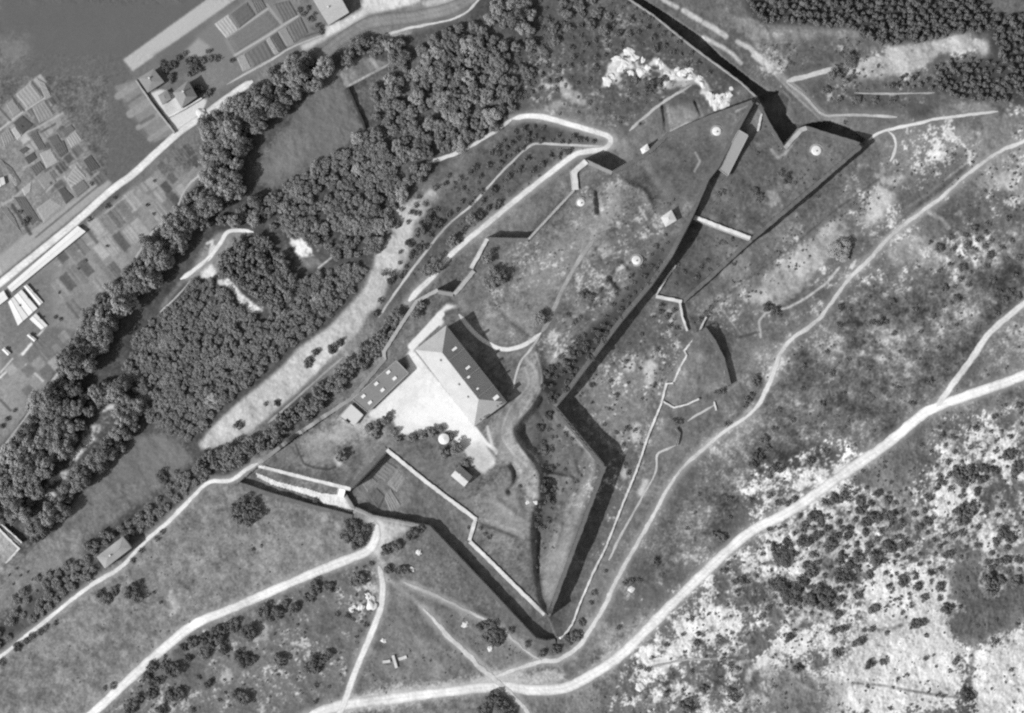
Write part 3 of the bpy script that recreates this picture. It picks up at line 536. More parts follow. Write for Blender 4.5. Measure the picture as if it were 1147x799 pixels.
# ------------------------------------------------------------------ masonry: ramparts, counterscarps, garden walls
LIME = mat('limestone_masonry', 178, amp=.2, scale=.6, big=.15); COPE = mat('pale_stone_coping', 222, amp=.2, scale=.5, big=.25, bscale=.1); TURF = mat('turf_parapet', 112, amp=.2, scale=.8)
def wall(label, pts, side, par=.6, thick=1.6, batter=.7, cope=COPE, body=LIME, top=None, name='rampart_wall', cat='wall', reach=4, drop=.8, cw=None, closed=False):
    """side=+1: the low ground lies to the right of the line (u right, v down), -1: to the left"""
    P0 = [np.array(p, float) for p in pts]; q = []
    for a, b in zip(P0[:-1], P0[1:]):
        n = max(1, int(np.hypot(*(b-a))/3.2))
        q += [a+(b-a)*k/n for k in range(n)]
    q.append(P0[-1]); n = len(q); T = []
    for i in range(n):
        e = []
        if i > 0: e.append((q[i]-q[i-1])/np.hypot(*(q[i]-q[i-1])))
        if i < n-1: e.append((q[i+1]-q[i])/np.hypot(*(q[i+1]-q[i])))
        nn = [np.array((-x[1], x[0]))*side for x in e]; m_ = sum(nn); m_ = m_/np.hypot(*m_); c_ = max(.5, float(np.dot(m_, nn[0]))); T.append(m_/c_)
    V = []; Cv = []
    tz = []; bz = []
    for i in range(n):
        o = T[i]/max(1, np.hypot(*T[i]))
        zi = max(hz(*(q[i]-o*reach)), hz(*(q[i]-o*min(2, reach)))); zo = min(hz(*(q[i]+o*reach)), hz(*(q[i]+o*min(2, reach))))
        tz.append(max(zi, zo)+par if top is None else top+min(zi, zo)); bz.append(min(zi, zo)-drop)
    for i in range(n):
        z1, z0 = tz[i], bz[i]; ct = W(q[i][0], q[i][1], z1); N = Vector((T[i][0], -T[i][1], 0)); ct.z = 0
        j = random.uniform(-.06, .06)
        V += [tuple(ct+N*(.3+j)+Vector((0,0,z1))), tuple(ct+N*(.3+batter*(z1-z0)/8)+Vector((0,0,z0))), tuple(ct-N*thick+Vector((0,0,z0))), tuple(ct-N*(thick+j)+Vector((0,0,z1)))]
        c0, c1 = .45+random.uniform(-.18,.12), thick+.15
        if cw: c1 = cw-.45
        c1 += random.uniform(-.28, .18); z1 += random.uniform(-.12, .0)
        Cv += [tuple(ct+N*c0+Vector((0,0,z1+.3))), tuple(ct+N*c0+Vector((0,0,z1+.004))), tuple(ct-N*c1+Vector((0,0,z1+.004))), tuple(ct-N*c1+Vector((0,0,z1+.3)))]
    def faces(n):
        f = []
        for i in range(n-1):
            for k in range(4): a = i*4+k; b = i*4+(k+1) % 4; f.append((a, b, b+4, a+4))
        return f+[(0,3,2,1), (4*n-4, 4*n-3, 4*n-2, 4*n-1)]
    mid = q[n//2]; r = empty(name, W(mid[0], mid[1], bz[n//2]), label, cat)
    for nm, vv_, mm in (('masonry', V, body), ('coping', Cv, cope)):
        o = meshobj(nm, vv_, faces(n), mm, r); bm = bmesh.new(); bm.from_mesh(o.data); bmesh.ops.recalc_face_normals(bm, faces=bm.faces); bm.to_mesh(o.data); bm.free()
    L(noveg, [tuple(p) for p in q], 4, 1, 1); return r
EAST = [(845,112),(824,150),(804,188),(794,200),(778,237),(752,287),(728,321),(697,358),(660,407),(636,439),(622,456)]
wall('long turf-topped curtain wall shading the ditch along the east side of the fort', EAST, -1, .5, cope=TURF)
wall('turf-topped bastion flank facing the widest shadow in the ditch, beside the lower battery', [(622,456),(649,489),(676,522)], -1, .4, cope=TURF)
wall('turf-topped bastion face running from its eastern corner down to the sharp south tip', [(676,522),(645,605),(613,690)], 1, .4, cope=TURF)
wall('bright sunlit scarp of the south bastion ending at its sharp tip', [(613,690),(582,660),(552,630),(527,606)], 1, .7, cw=2.1)
wall('short sunlit jog in the bright scarp beside the lawn of the fort', [(527,606),(534,581)], 1, .7, cw=2.0)
wall('bright straight scarp above the allotment beds in the ditch', [(534,581),(478,539),(434,503)], 1, .7, cw=2.1)
wall('shaded terrace wall at the west edge of the allotment ditch', [(434,503),(412,527),(393,547)], -1, .3, cope=TURF)
wall('sunlit terrace wall above the white ramp at the fort gate', [(393,547),(340,534),(290,521)], 1, .6, cw=1.8)
wall('grey north-west wall of the terrace and annex above the tree belt', [(290,521),(330,490),(394,448),(432,403)], 1, .3, cope=mat('weathered_coping', 150))
wall('angled grey wall beside the barracks drive above the wooded slope', [(432,403),(431,394.5),(450,365),(467,339),(491,326)], 1, .5, cope=mat('pale_weathered_coping', 185), cw=1.8)
wall('short wall of the north gate with a small dark shadow behind it', [(491,326),(508,329)], -1, .4, cope=mat('weathered_coping', 150))
wall('thin wall climbing from the north gate to the small bright spur', [(508,329),(530,303)], -1, .5, cope=mat('pale_weathered_coping', 185))
wall('bright sloping spur wall next to the access road', [(527,300),(545,267)], -1, .7, cw=2.1)
wall('straight shaded wall between the bright spur and the thin rampart line', [(545,267),(592,268)], -1, .4, cope=TURF)
wall('thin pale rampart line rising toward the white ravelin wall', [(592,268),(643,213)], -1, .4, thick=.8, cope=mat('pale_weathered_coping', 185), cw=1.1)
wall('white bent ravelin wall beside the road hairpin', [(643,213),(641,192),(655,179)], -1, 1.0, cw=3.2)
wall('cliff-like scarp whose black shadow lies just inside the road hairpin', [(655,179),(686,193)], -1, .3, cope=mat('weathered_coping', 150))
wall('low northern rampart running from the hairpin scarp to the small white hut', [(686,193),(726,170)], -1, .3, cope=TURF)
wall('low northern rampart running from the small white hut to the long casemate', [(726,170),(746,151),(790,132),(845,112)], -1, .3, cope=TURF)
wall('thin-coped scarp of the straight northern ditch by the limestone outcrops', [(690,-15),(706,0),(734,19),(776,53),(830,92.5),(848,109.6)], -1, .3, thick=.6, cope=mat('broken_coping', 150, amp=.3, scale=.35, big=.35, bscale=.15), cw=.75)
wall('dark scarp at the head of the outwork over the deepest ditch', [(848,109.6),(861,137),(878,165)], -1, .3, cope=TURF)
wall('pale sloping flank between the black ditch and the round cupola', [(878,165),(897,144),(903,142)], -1, .4, cope=mat('pale_weathered_coping', 185), cw=2.4)
wall('outwork face with a black lens-shaped shadow at its foot', [(903,142),(935,152),(966,161)], -1, .3, cope=TURF)
wall('long straight outwork wall with a thin dark shadow along its foot', [(966,161),(903,215),(840,268)], 1, .3, cope=TURF)
wall('lower outwork wall continuing the thin dark line from the bright retaining wall', [(840,268),(802,303),(764,337)], 1, .3, cope=TURF)
wall('bright retaining wall crossing between the upper and lower outwork', [(840,268),(808,256),(777,244)], -1, .8, cw=2.0)
wall('short bright return at the corner of the outwork retaining wall', [(826,281),(840,268)], 1, .5, top=2.2, thick=.9, cw=1.6)
wall('bright end wall of the lower outwork', [(764,337),(735,331)], 1, 1.0, cw=1.9)
wall('pale tapering wall leading south from the end of the lower outwork', [(761,338),(764,355),(769.6,371)], 1, .5, thick=.8, top=1.6, cw=1.2)
wall('thin pale wall beside the curtain ditch in the lower outwork', [(735,331),(744,315),(757,297)], -1, .4, thick=.6, top=.9, cw=1.0)
wall('counterscarp whose shadow blackens the south-west ditch', [(469,588),(481,590),(540,652),(600,716),(612,719),(622,717)], -1, .2, reach=5, cope=TURF)
wall('curved counterscarp round the allotment beds', [(386,552),(396,568),(418,578),(469,588)], -1, .3, cope=mat('weathered_coping', 150), cw=1.2)
wall('long thin white wall bounding the glacis east of the south bastion', [(624,717),(632,712),(641,700),(651,673),(664,643),(679,613),(698,564),(713,528),(725,492),(741,452),(747,429)], 1, .6, thick=.5, cw=1.15, top=1.2)
wall('thin white wall at the flat side of the half-moon battery', [(754,429),(761,413),(769,398),(766,393),(780,377),(791,355)], -1, .6, thick=.5, cw=1.1, top=1.0)
wall('short white step joining the long glacis wall to the half-moon battery', [(745,430),(754,429.5)], 1, .5, thick=.5, cw=1.0, top=1.0)
wall('curved shaded parapet of the half-moon battery', [(790,367),(801,382),(811,402),(818,431)], -1, .3, cope=TURF)
wall('low broken wall closing the south side of the half-moon battery', [(743,450),(755,457),(770,453),(783,447)], 1, .5, top=1.1, thick=.6, cw=.9)
wall('shaded counterscarp south of the white gate ramp', [(268,541),(300,552),(345,565),(395,578)], -1, .5, cope=TURF)
wall('low pale parapet round the head of the outwork by the deepest ditch', [(847,115),(855,121),(852,134),(849,147)], -1, .5, top=1.0, thick=.6, cw=1.2, reach=1)
wall('boundary wall between the farm house yard and its strip garden', [(152,90),(172,119),(195.6,149)], -1, .5, top=1.8, thick=.5, cw=.7, name='garden_wall', cope=LIME)
wall('front wall of the farm house yard facing the lane', [(189,131),(205,123),(226,110)], -1, .5, top=2.2, thick=.5, cw=.8, name='garden_wall')
wall('corner wall of the pale plot at the lower left meadow', [(-20,570),(0,586),(24.6,608)], 1, .5, top=2.2, thick=.5, cw=.8, name='garden_wall')
wall('low white kerb wall of the pale plot beside the orchard', [(-10,585),(20.7,614.5),(6.4,631)], 1, .3, top=.7, thick=.5, cw=1.2, name='garden_wall')
wall('sharp dark hedge-like boundary wall climbing beside the upper meadow', [(389,98),(395,112),(404,132),(409,145)], 1, .5, top=2.0, thick=.9, cw=1.2, name='field_wall', cope=mat('dark_ivy_top', 70, amp=.3), body=mat('dark_ivy_top', 70, amp=.3))
wall('dark broken step wall between the two narrow hillside paths', [(757,480),(761,485),(758,499)], 1, .3, top=1.6, thick=.6, cw=.8, name='field_wall', cope=TURF)
wall('stub of low white wall beside the small paths below the half-moon battery', [(800,450),(802,460)], 1, .4, top=.8, thick=.6, cw=.9, name='field_wall')
# ------------------------------------------------------------------ buildings
ROOFL = mat('pale_tile_roof', 194, amp=.16, scale=1.1, big=.13, bscale=.16); ROOFM = mat('grey_tile_roof', 148, amp=.14, scale=.9, big=.08); ROOFP = mat('pale_sheet_roof', 215, amp=.08, scale=.5, big=.06)
PLASTER = mat('lime_plaster', 190, amp=.1, scale=.5, big=.1); WHITE = mat('whitewash', 242, amp=.06, scale=.5, big=.05); DARKW = mat('dark_opening', a=.02); CHIM = mat('chimney_plaster', 235, amp=.08)
ROOFG = mat('gravel_flat_roof', 140, amp=.16, scale=.8, big=.1); DARKT = mat('mossy_roof', 120, amp=.25, scale=.35, big=.3, bscale=.25)
def building(name, label, cat, corners, hw, hr=0, inset=0, roof=ROOFM, walls=PLASTER, over=.4, windows=0, base=None, door=True, zref=None):
    """corners A,B,C,D at the eaves with AB and CD the ends; ridge runs from AB to CD"""
    P(noveg, corners, 1, 1.5)
    cu = sum(p[0] for p in corners)/4; cv = sum(p[1] for p in corners)/4
    g = min(hz(*p) for p in corners) if base is None else base
    gm = (sum(hz(*p) for p in corners)/4 if zref is None else zref); ze = gm+hw
    A, B, C, Dd = [W(p[0], p[1], ze) for p in corners]; ctr = (A+B+C+Dd)/4
    r = empty(name, (ctr.x, ctr.y, gm), label, cat)
    sh = [ctr+(p-ctr)*(1-over/max(1, (p-ctr).length)*1.3) for p in (A, B, C, Dd)]
    poly = [(p.x, p.y) for p in sh]
    area = sum(poly[i][0]*poly[(i+1) % 4][1]-poly[(i+1) % 4][0]*poly[i][1] for i in range(4))
    if area < 0: poly = poly[::-1]
    MB().prism(poly, g-1, ze-.02).build('wall', walls, r)
    E = [A, B, C, Dd]
    if hr <= 0:
        pl = [(p.x, p.y) for p in E]; pl = pl if area > 0 else pl[::-1]
        ro = MB().prism(pl, ze, ze+.35).build('roof', roof, r)
        mb = MB()
        for i in range(4):
            a, b = Vector(pl[i]), Vector(pl[(i+1) % 4]); mb.box((a+b)/2, b-a, (b-a).length-.5, .3, ze+.352, ze+.7)
        mb.build('parapet', PLASTER, ro)
    else:
        m1, m2 = (A+B)/2, (C+Dd)/2; ax = (m2-m1).normalized(); up = Vector((0, 0, hr)); r1, r2 = m1+ax*inset+up, m2-ax*inset+up
        V = [A, B, C, Dd, r1, r2]+[p-Vector((0, 0, .25)) for p in (A, B, C, Dd)]
        f = [(1,2,5,4), (3,0,4,5), (0,1,4), (2,3,5), (0,6,7,1), (1,7,8,2), (2,8,9,3), (3,9,6,0), (9,8,7,6)]
        ro = meshobj('roof', V, f, roof, r, extra=(walls,))
        bm = bmesh.new(); bm.from_mesh(ro.data); bmesh.ops.recalc_face_normals(bm, faces=bm.faces); bm.to_mesh(ro.data); bm.free()
        if inset < .3: ro.data.polygons[2].material_index = 1; ro.data.polygons[3].material_index = 1
        rb = MB(); mid = (r1+r2)/2; rb.box(mid, ax, (r2-r1).length, .3, r1.z-.05, r1.z+.14); rb.build('ridge_cap', roof, ro)
    P(noveg, [tuple(np.array(q)+np.array((16, -8))) for q in corners], 1, 1) if name == 'lone_house' else None
    # openings on both long walls
    for (p, q) in ((sh[1], sh[2]), (sh[3], sh[0])):
        d = (q-p); ln = d.length; d = d.normalized(); nrm = Vector((d.y, -d.x, 0)); mid = (p+q)/2
        if (mid-ctr).dot(nrm) < 0: nrm = -nrm
        rows = 2 if hw > 6 else 1
        if (p-sh[1]).length < .01 and name in ('farm_house', 'lone_house', 'road_house', 'small_house', 'barn'):
            m1, m2 = (A+B)/2, (C+Dd)/2; cp = m1+(m2-m1)*.36; MB().box(cp, d, .9, .8, ze, ze+hr+1.1).build('chimney', CHIM, ro)
        for w_ in range(windows):
            for k in range(rows):
                c = p+d*ln*(w_+.5)/windows+nrm*.03; z = ze-1.1-k*3.2
                fr = MB().box(c, d, 1.3, .12, z-1.7, z); o = fr.build('window', WHITE, r); MB().box(c+nrm*.03, d, 1.0, .12, z-1.55, z-.15).build('pane', DARKW, o)
    if door:
        p, q = sh[3], sh[0]; d = (q-p).normalized(); nrm = Vector((d.y, -d.x, 0)); c = (p+q)/2
        if (c-ctr).dot(nrm) < 0: nrm = -nrm
        zz = gm if hw < 6 else gm; MB().box(c+d*.9+nrm*.05, d, 1.2, .15, zz-.2, zz+2.1).build('door', DARKW, r)
    r['_ze'] = ze; del r['_ze']
    return r, ro, ze, (A, B, C, Dd)
def on_roof(pu, pv, cor, ze, hr):
    A, B, C, Dd = cor; m1, m2 = (A+B)/2, (C+Dd)/2; ax = (m2-m1).normalized(); half = (B-A).length/2
    p = W(pu, pv, ze+hr*.6); d = abs(ax.x*(p.y-m1.y)-ax.y*(p.x-m1.x)); return p, ax, ze+hr*max(0, 1-d/half)
# barracks
BC = [(465,392),(500,364.5),(568,450.5),(531,478)]
br, bro, bze, bcor = building('barracks', 'long hip-roofed barracks with one white and one dark roof slope', 'barracks', BC, 10.5, 9.3, 10.5, roof=ROOFL, windows=12)
for (u, v, lx, ly) in ((509,391,3.0,1.3),(524,412,2.6,1.3),(525,422.5,1.6,1.2),(535,435.5,1.3,1.0),(555.5,445.5,3.2,2.0)):
    p, ax, z = on_roof(u, v, bcor, bze, 9.3); c = MB().box(p, (-ax.y, ax.x), lx, ly, z-2.5, z+1.7).build('chimney', CHIM, bro)
for (u, v) in ((494,403.5),(514.5,430.5),(524.5,444.5),(557.5,455),(538.5,470)):
    p, ax, z = on_roof(u, v, bcor, bze, 9.3); MB().box(p, ax, 1.1, 1.0, z-1.5, z+.55).build('roof_vent', DARKT, bro)
for t_ in (.30, .55, .78):
    A, B, C, Dd = bcor; p = B+(C-B)*t_; m = (A+B)/2+(((C+Dd)/2-(A+B)/2))*t_; mb = MB(); dd = (m-p)
    V = [p+Vector((0,0,-.2)), p+Vector((0,0,.35)), m+Vector((0,0,9.6)), m+Vector((0,0,8.7))]; ax = (C-B).normalized()*.2
    meshobj('fire_wall', [q+ax for q in V]+[q-ax for q in V], [(0,1,2,3),(7,6,5,4),(0,4,5,1),(1,5,6,2),(2,6,7,3),(3,7,4,0)], CHIM, bro)
# annex
an, aro, aze, _c = building('annex', 'flat-roofed annex with six bright skylights beside the courtyard', 'building', [(394.5,447.5),(412,462),(457.5,418),(444,404)], 4.6, roof=ROOFG, windows=6)
for (u, v) in ((435,417),(442,424),(421.5,430),(428.5,437),(407,444),(414.5,451)):
    p = W(u, v, aze+.5); d = (W(444,404,0)-W(394.5,447.5,0)); MB().box(p, d, 2.3, 1.6, aze+.33, aze+.85).build('skylight', WHITE, aro)
st, sro, sze, _c = building('storehouse', 'low pale flat store with one dark hatch at the end of the annex', 'building', [(380,467),(396,478),(407,465),(393,452.5)], 3.0, roof=ROOFP, windows=0)
MB().box(W(389.6,472,sze), (W(393,452,0)-W(380,467,0)), 2.0, 2.6, sze+.34, sze+.42).build('hatch', DARKW, sro)
building('small_house', 'small gabled house with a white roof slope south of the courtyard trees', 'house', [(514.5,521),(505,533),(520,545.5),(529.5,534)][0:2]+[(520,545.5),(529.5,534)], 3.6, 3.0, .1, roof=ROOFL, windows=3)
building('stone_hut', 'square pale hut beside the great curtain ditch', 'hut', [(740,243.6),(752,235),(758,247),(745.5,254.5)], 3.6, .9, 2.6, roof=ROOFP, windows=1)
building('casemate', 'long flat casemate straddling the eastern curtain wall', 'casemate', [(827.4,145.7),(838,152),(815,197.5),(804,189)], 4.3, roof=mat('concrete_roof', 165, amp=.08, scale=.6), windows=0, zref=min(hz(836,158), hz(818,192)))
building('white_hut', 'small white hut on the northern rampart', 'hut', [(717,167),(725,161),(728.5,170),(720,174)], 2.4, .7, 2.0, roof=WHITE, windows=0)
building('farm_house', 'farm house with wide grey roof beside the bright lane', 'house', [(193.5,104),(210.5,90),(221,108.4),(203.5,121)], 6.4, 2.8, 3.5, roof=ROOFM, windows=3)
building('barn', 'square grey-roofed barn behind the farm house yard', 'barn', [(154.5,88),(172,77),(184,92),(165.5,104)], 4.6, 1.2, 4, roof=ROOFM, windows=1)
building('outbuilding', 'small grey outbuilding in the farm house yard', 'outbuilding', [(177,107),(187,100.5),(192,110.5),(182,118)], 2.4, .5, 2, roof=ROOFM, windows=0)
building('road_house', 'gabled house with a pale ridge at the pale roadside yard', 'house', [(350,-1),(368,28.5),(391,14),(376,-14)], 6.4, 2.6, .1, roof=ROOFL, windows=4)
building('lone_house', 'lone house with a mossy pale roof beside the hedged path', 'house', [(108,624),(117.6,637),(147.3,614),(137.5,601)], 7.2, 1.3, 5, roof=mat('mossy_pale_roof', 165, amp=.16, scale=.25, big=.25, bscale=.12), windows=4)
def long_shed(label, cor, hw, hr, name='greenhouse', cat='greenhouse'): return building(name, label, cat, cor, hw, hr, .1, roof=WHITE, walls=WHITE, over=.15, windows=0)
long_shed('very long white-roofed shed running beside the bright lane', [(8,321.5),(13,327.5),(96,259.5),(87,253)], 2.2, .3, 'long_shed', 'shed')
long_shed('narrow white glasshouse nearest the very long shed', [(30,318.5),(26.3,321),(44,342.5),(48.5,339)], 1.2, .3)
long_shed('white glasshouse forming the upper half of the broad double block', [(24,324.5),(15.5,332),(32,354.5),(42,345.5)], 1.25, .3)
long_shed('white glasshouse forming the lower half of the broad double block', [(15,332.5),(9,338.5),(20,365),(31.5,355)], 1.25, .3)
long_shed('short white glasshouse at the head of the white garden path', [(40,351),(33,357.5),(46,369.5),(53.5,365)], 1.2, .3)
long_shed('tiny white glasshouse standing alone inside the dark garden plot', [(32.5,373.5),(30,376),(38,383),(41,380.5)], 1.5, .3)
long_shed('small white glasshouse at the lower end of the white garden path', [(5,389),(2,392),(8.5,398.5),(12,396)], 1.5, .3)
long_shed('white glasshouse cut off by the left edge of the photo', [(4,325.5),(9,334.5),(-6,346),(-14,338)], 1.7, .3)
long_shed('small white shed among the allotments at the left edge', [(-6,202),(4,198),(6,206),(-4,212)], 1.6, .6, 'garden_shed', 'shed')
def lathe(name, prof, c, m, parent, n=28):
    V = []; f = []
    for i in range(n):
        a = 2*math.pi*i/n
        V += [(c[0]+r*math.cos(a), c[1]+r*math.sin(a), z) for r, z in prof]
    k = len(prof)
    for i in range(n):
        j = (i+1) % n; f += [(i*k+q, j*k+q, j*k+q+1, i*k+q+1) for q in range(k-1)]
    f.append([i*k+k-1 for i in range(n)]); return meshobj(name, V, f, m, parent)
def cupola(u, v, r, label, name='cupola', cat='cupola', h=.9):
    z = hz(u, v); p = W(u, v, z+h); e = empty(name, (p.x, p.y, z), label, cat); P(noveg, [(u+8*math.cos(k), v+8*math.sin(k)) for k in range(7)], 1, 1)
    P(D, [(u+(r*2+4+2*math.sin(k*2.3))*math.cos(k*.52), v+(r*2+4)*math.sin(k*.52)) for k in range(12)], 146, 2.9, .75)
    lathe('apron', [(r*1.3, z-.6), (r*1.3, z+.14), (r*.98, z+.2)], p, mat('weathered_concrete', 165, amp=.2, scale=.7, big=.2), e)
    lathe('dome', [(r*.95, z+.245), (r*.92, z+h*.7), (r*.75, z+h), (r*.4, z+h*1.2), (.15, z+h*1.28)], p, mat('pale_concrete', 232, amp=.16, scale=.7, big=.2, bscale=.4), e)
    MB().box((p.x+.3, p.y-.2), (1, .4), .9, .7, z+h*1.1, z+h*1.32).build('hatch', DARKW, e)
    return e
cupola(803,147,2.7,'white round cupola between the long casemate and the northern rampart'); cupola(914.6,168.6,2.95,'white round cupola alone on the grass of the upper outwork')
cupola(651,227,2.35,'white round cupola beside the thin pale rampart line'); cupola(713,291.5,2.7,'white round cupola east of the grassy mound')
# round hut with conical roof
z = hz(497,492); p = W(497,492,z+4); e = empty('round_hut', (p.x, p.y, z), 'white round hut among the dark courtyard trees', 'hut')
lathe('wall', [(2.7, z-.5), (2.7, z+3.0)], p, WHITE, e); lathe('roof', [(3.0, z+2.95), (3.0, z+3.1), (.2, z+4.0)], p, WHITE, e); MB().box(Vector((p.x-2.1, p.y-1.75)), (.64,-.77), 1.1, .2, z, z+2).build('door', DARKW, e)
P(noveg, [(497+9*math.cos(k), 492+9*math.sin(k)) for k in range(7)], 1, 0)
# bridge over the gate ditch
z = max(hz(384,541), hz(383,560))-.2; bmid = W(382,552,z+.4)
e = empty('gate_bridge', (bmid.x, bmid.y, hz(381,556)), 'short white bridge crossing to the fort gate', 'bridge')
za, zb = hz(384,541)+.15, hz(380,557)+.2; a, b = W(383.5,545.5,za), W(381,556,zb); dn = Vector((b.y-a.y, a.x-b.x, 0)).normalized()*1.9; th = Vector((0,0,-.7))
meshobj('deck', [a+dn, a-dn, b-dn, b+dn, a+dn+th, a-dn+th, b-dn+th, b+dn+th], [(0,1,2,3),(7,6,5,4),(0,4,5,1),(1,5,6,2),(2,6,7,3),(3,7,4,0)], WHITE, e)
for s in (1, -1):
    o1 = dn*s*1.0; o2 = dn*s*1.12; u_ = Vector((0,0,.9)); meshobj('parapet', [a+o1, a+o2, b+o2, b+o1, a+o1+u_, a+o2+u_, b+o2+u_, b+o1+u_], [(3,2,1,0),(4,5,6,7),(0,1,5,4),(1,2,6,5),(2,3,7,6),(3,0,4,7)], COPE, e)
# white ramp in the gate ditch (paved way)
rp = [(286,529),(292,531),(311,539),(330,544),(345,547),(360,552),(377,554),(386,554),(389,560),(396,573),(392,574),(379,569),(362,564),(356,559),(324,549),(303,543),(288,535)]
def sheet(name, pts, lift, m, step=2.5):
    sl = bbox(pts, 2); mk = pmask(pts, sl) > .5; V = []; idx = {}; f = []
    vs, us = vv[sl], uu[sl]
    def vid(i, j):
        if (i, j) not in idx: idx[(i, j)] = len(V); u, v = float(us[i, j]), float(vs[i, j]); V.append(tuple(W(u, v, hz(u, v)+lift)))
        return idx[(i, j)]
    for i in range(mk.shape[0]-1):
        for j in range(mk.shape[1]-1):
            if mk[i, j] and mk[i+1, j] and mk[i, j+1] and mk[i+1, j+1]: f.append((vid(i+1, j), vid(i+1, j+1), vid(i, j+1), vid(i, j)))
    return tag(meshobj(name, V, f, m), kind='structure')
sheet('gate_ramp', rp, .1, mat('ramp_dust', 232, amp=.12, scale=.8, big=.1))
# cross-shaped low wall in the southern grass
z = hz(442,741); p = W(442,741,z); e = empty('cross_wall', p, 'pale cross-shaped low stone shelter in the southern grass', 'stone shelter')
MB().box((p.x+.1, p.y), (.28,-.96), 7.2, 1.5, z-.4, z+1.3).build('short_arm', COPE, e)
MB().box((W(451,737,z).x, W(451,737,z).y), (.95,.3), 4.6, 1.7, z-.4, z+1.0).build('long_arm', COPE, e); MB().box((W(433,741,z).x, W(433,741,z).y), (.97,.12), 4.2, 1.6, z-.4, z+.8).build('long_arm', COPE, e)
# ------------------------------------------------------------------ rock
def rock(u, v, r, label, group=None, sx=1, sy=1, rot=0, m=None, h=.5, seed=0):
    rr_ = random.Random(seed); bm = bmesh.new(); bmesh.ops.create_icosphere(bm, subdivisions=3, radius=1)
    ph = [(rr_.uniform(0, 6), rr_.uniform(1.5, 4), Vector((rr_.gauss(0,1), rr_.gauss(0,1), rr_.gauss(0,1))).normalized()) for _ in range(9)]
    for vt in bm.verts:
        n = vt.co.normalized(); k = 1+sum(.09*math.sin(p+f*2*n.dot(d)) for p, f, d in ph); k += .06*rr_.uniform(-1, 1)
        vt.co = Vector((n.x*k*r*sx, n.y*k*r*sy, n.z*k*r*h))
    me = bpy.data.meshes.new('rock'); bm.to_mesh(me); bm.free(); me.materials.append(m or mat('white_limestone', 232, amp=.16, scale=.6, big=.15))
    o = link('rock', me); z = hz(u, v); o.location = W(u, v, z+r*h*.15); o.rotation_euler.z = rot
    return tag(o, label, 'rock', group)
k = 0
RK_ = [(743,77,2),(748,82,1.8),(782,91,2),(704,58,3.2,'upper'),(712,66,2.6,''),(700,70,3),(690,66,2.4),(697,79,2.6),(687,86,2.4),(680,94,3),(716,80,3),(727,77,2.6),(737,68,2.4),(706,82,2.2),(722,70,2),
       (754,86,2.6),(764,84,3),(770,80,2.6),(775,88,2.4),(745,92,2),(757,78,1.8),(789,98,2),(797,110,2.8),(806,112,3.2),(815,106,2.6),(803,120,3),(812,117,2.4),(818,100,1.8),(786,90,2)]
for i, q in enumerate(RK_):
    grp = 'white boulders of the three limestone outcrops by the northern ditch'
    where = 'western' if q[0] < 742 else 'middle' if q[0] < 784 else 'eastern'
    rock(q[0]+(i*37%7-3)*.6, q[1]+(i*53%7-3)*.6, q[2]*.85, 'white limestone boulder in the %s outcrop beside the northern ditch' % where, 'boulders of the %s limestone outcrop' % where, random.uniform(.8,1.5), random.uniform(.6,1), random.uniform(0,3), h=.2, seed=i)
for i, (u, v, r, lb) in enumerate([(396.5,682,2.2,'white oval boulder in the rock cluster beside the south path'),(404,680.5,1.8,'small white boulder in the middle of the cluster beside the south path'),(416.5,677.5,3.6,'largest white boulder beside the edge of the south path'),(412,667.5,1.6,'small pale boulder above the largest one by the south path'),(429.5,718,1.2,'small pale stone alone in the grass above the stone cross'),
    (521,700,1.8,'bright white stone left of the round copse by the south-west ditch'),(549,727,1.6,'pale curved stone below the round copse by the south-west ditch'),(469,619,1.5,'white stone in the grass by the corner of the south-west ditch'),(461.5,637,1.5,'small white stone beside the two bushes at the head of the south path'),(707,660,1.8,'white stone beside the hill path under the dark bush'),
    (727,761,2.2,'round white stone below the start of the hill track'),(716,770,2.4,'round white boulder west of the bush row below the main road'),(226,128,3.0,'bright white boulder heap at the edge of the lane under the belt trees'),(600,563,1.2,'tiny white marker stone on the lawn rampart'),(591,563,1.0,'small white stone on the lawn edge below the rampart')]):
    rock(u, v, r, lb, None, 1.1, .9, i*.7, h=.4, seed=60+i)
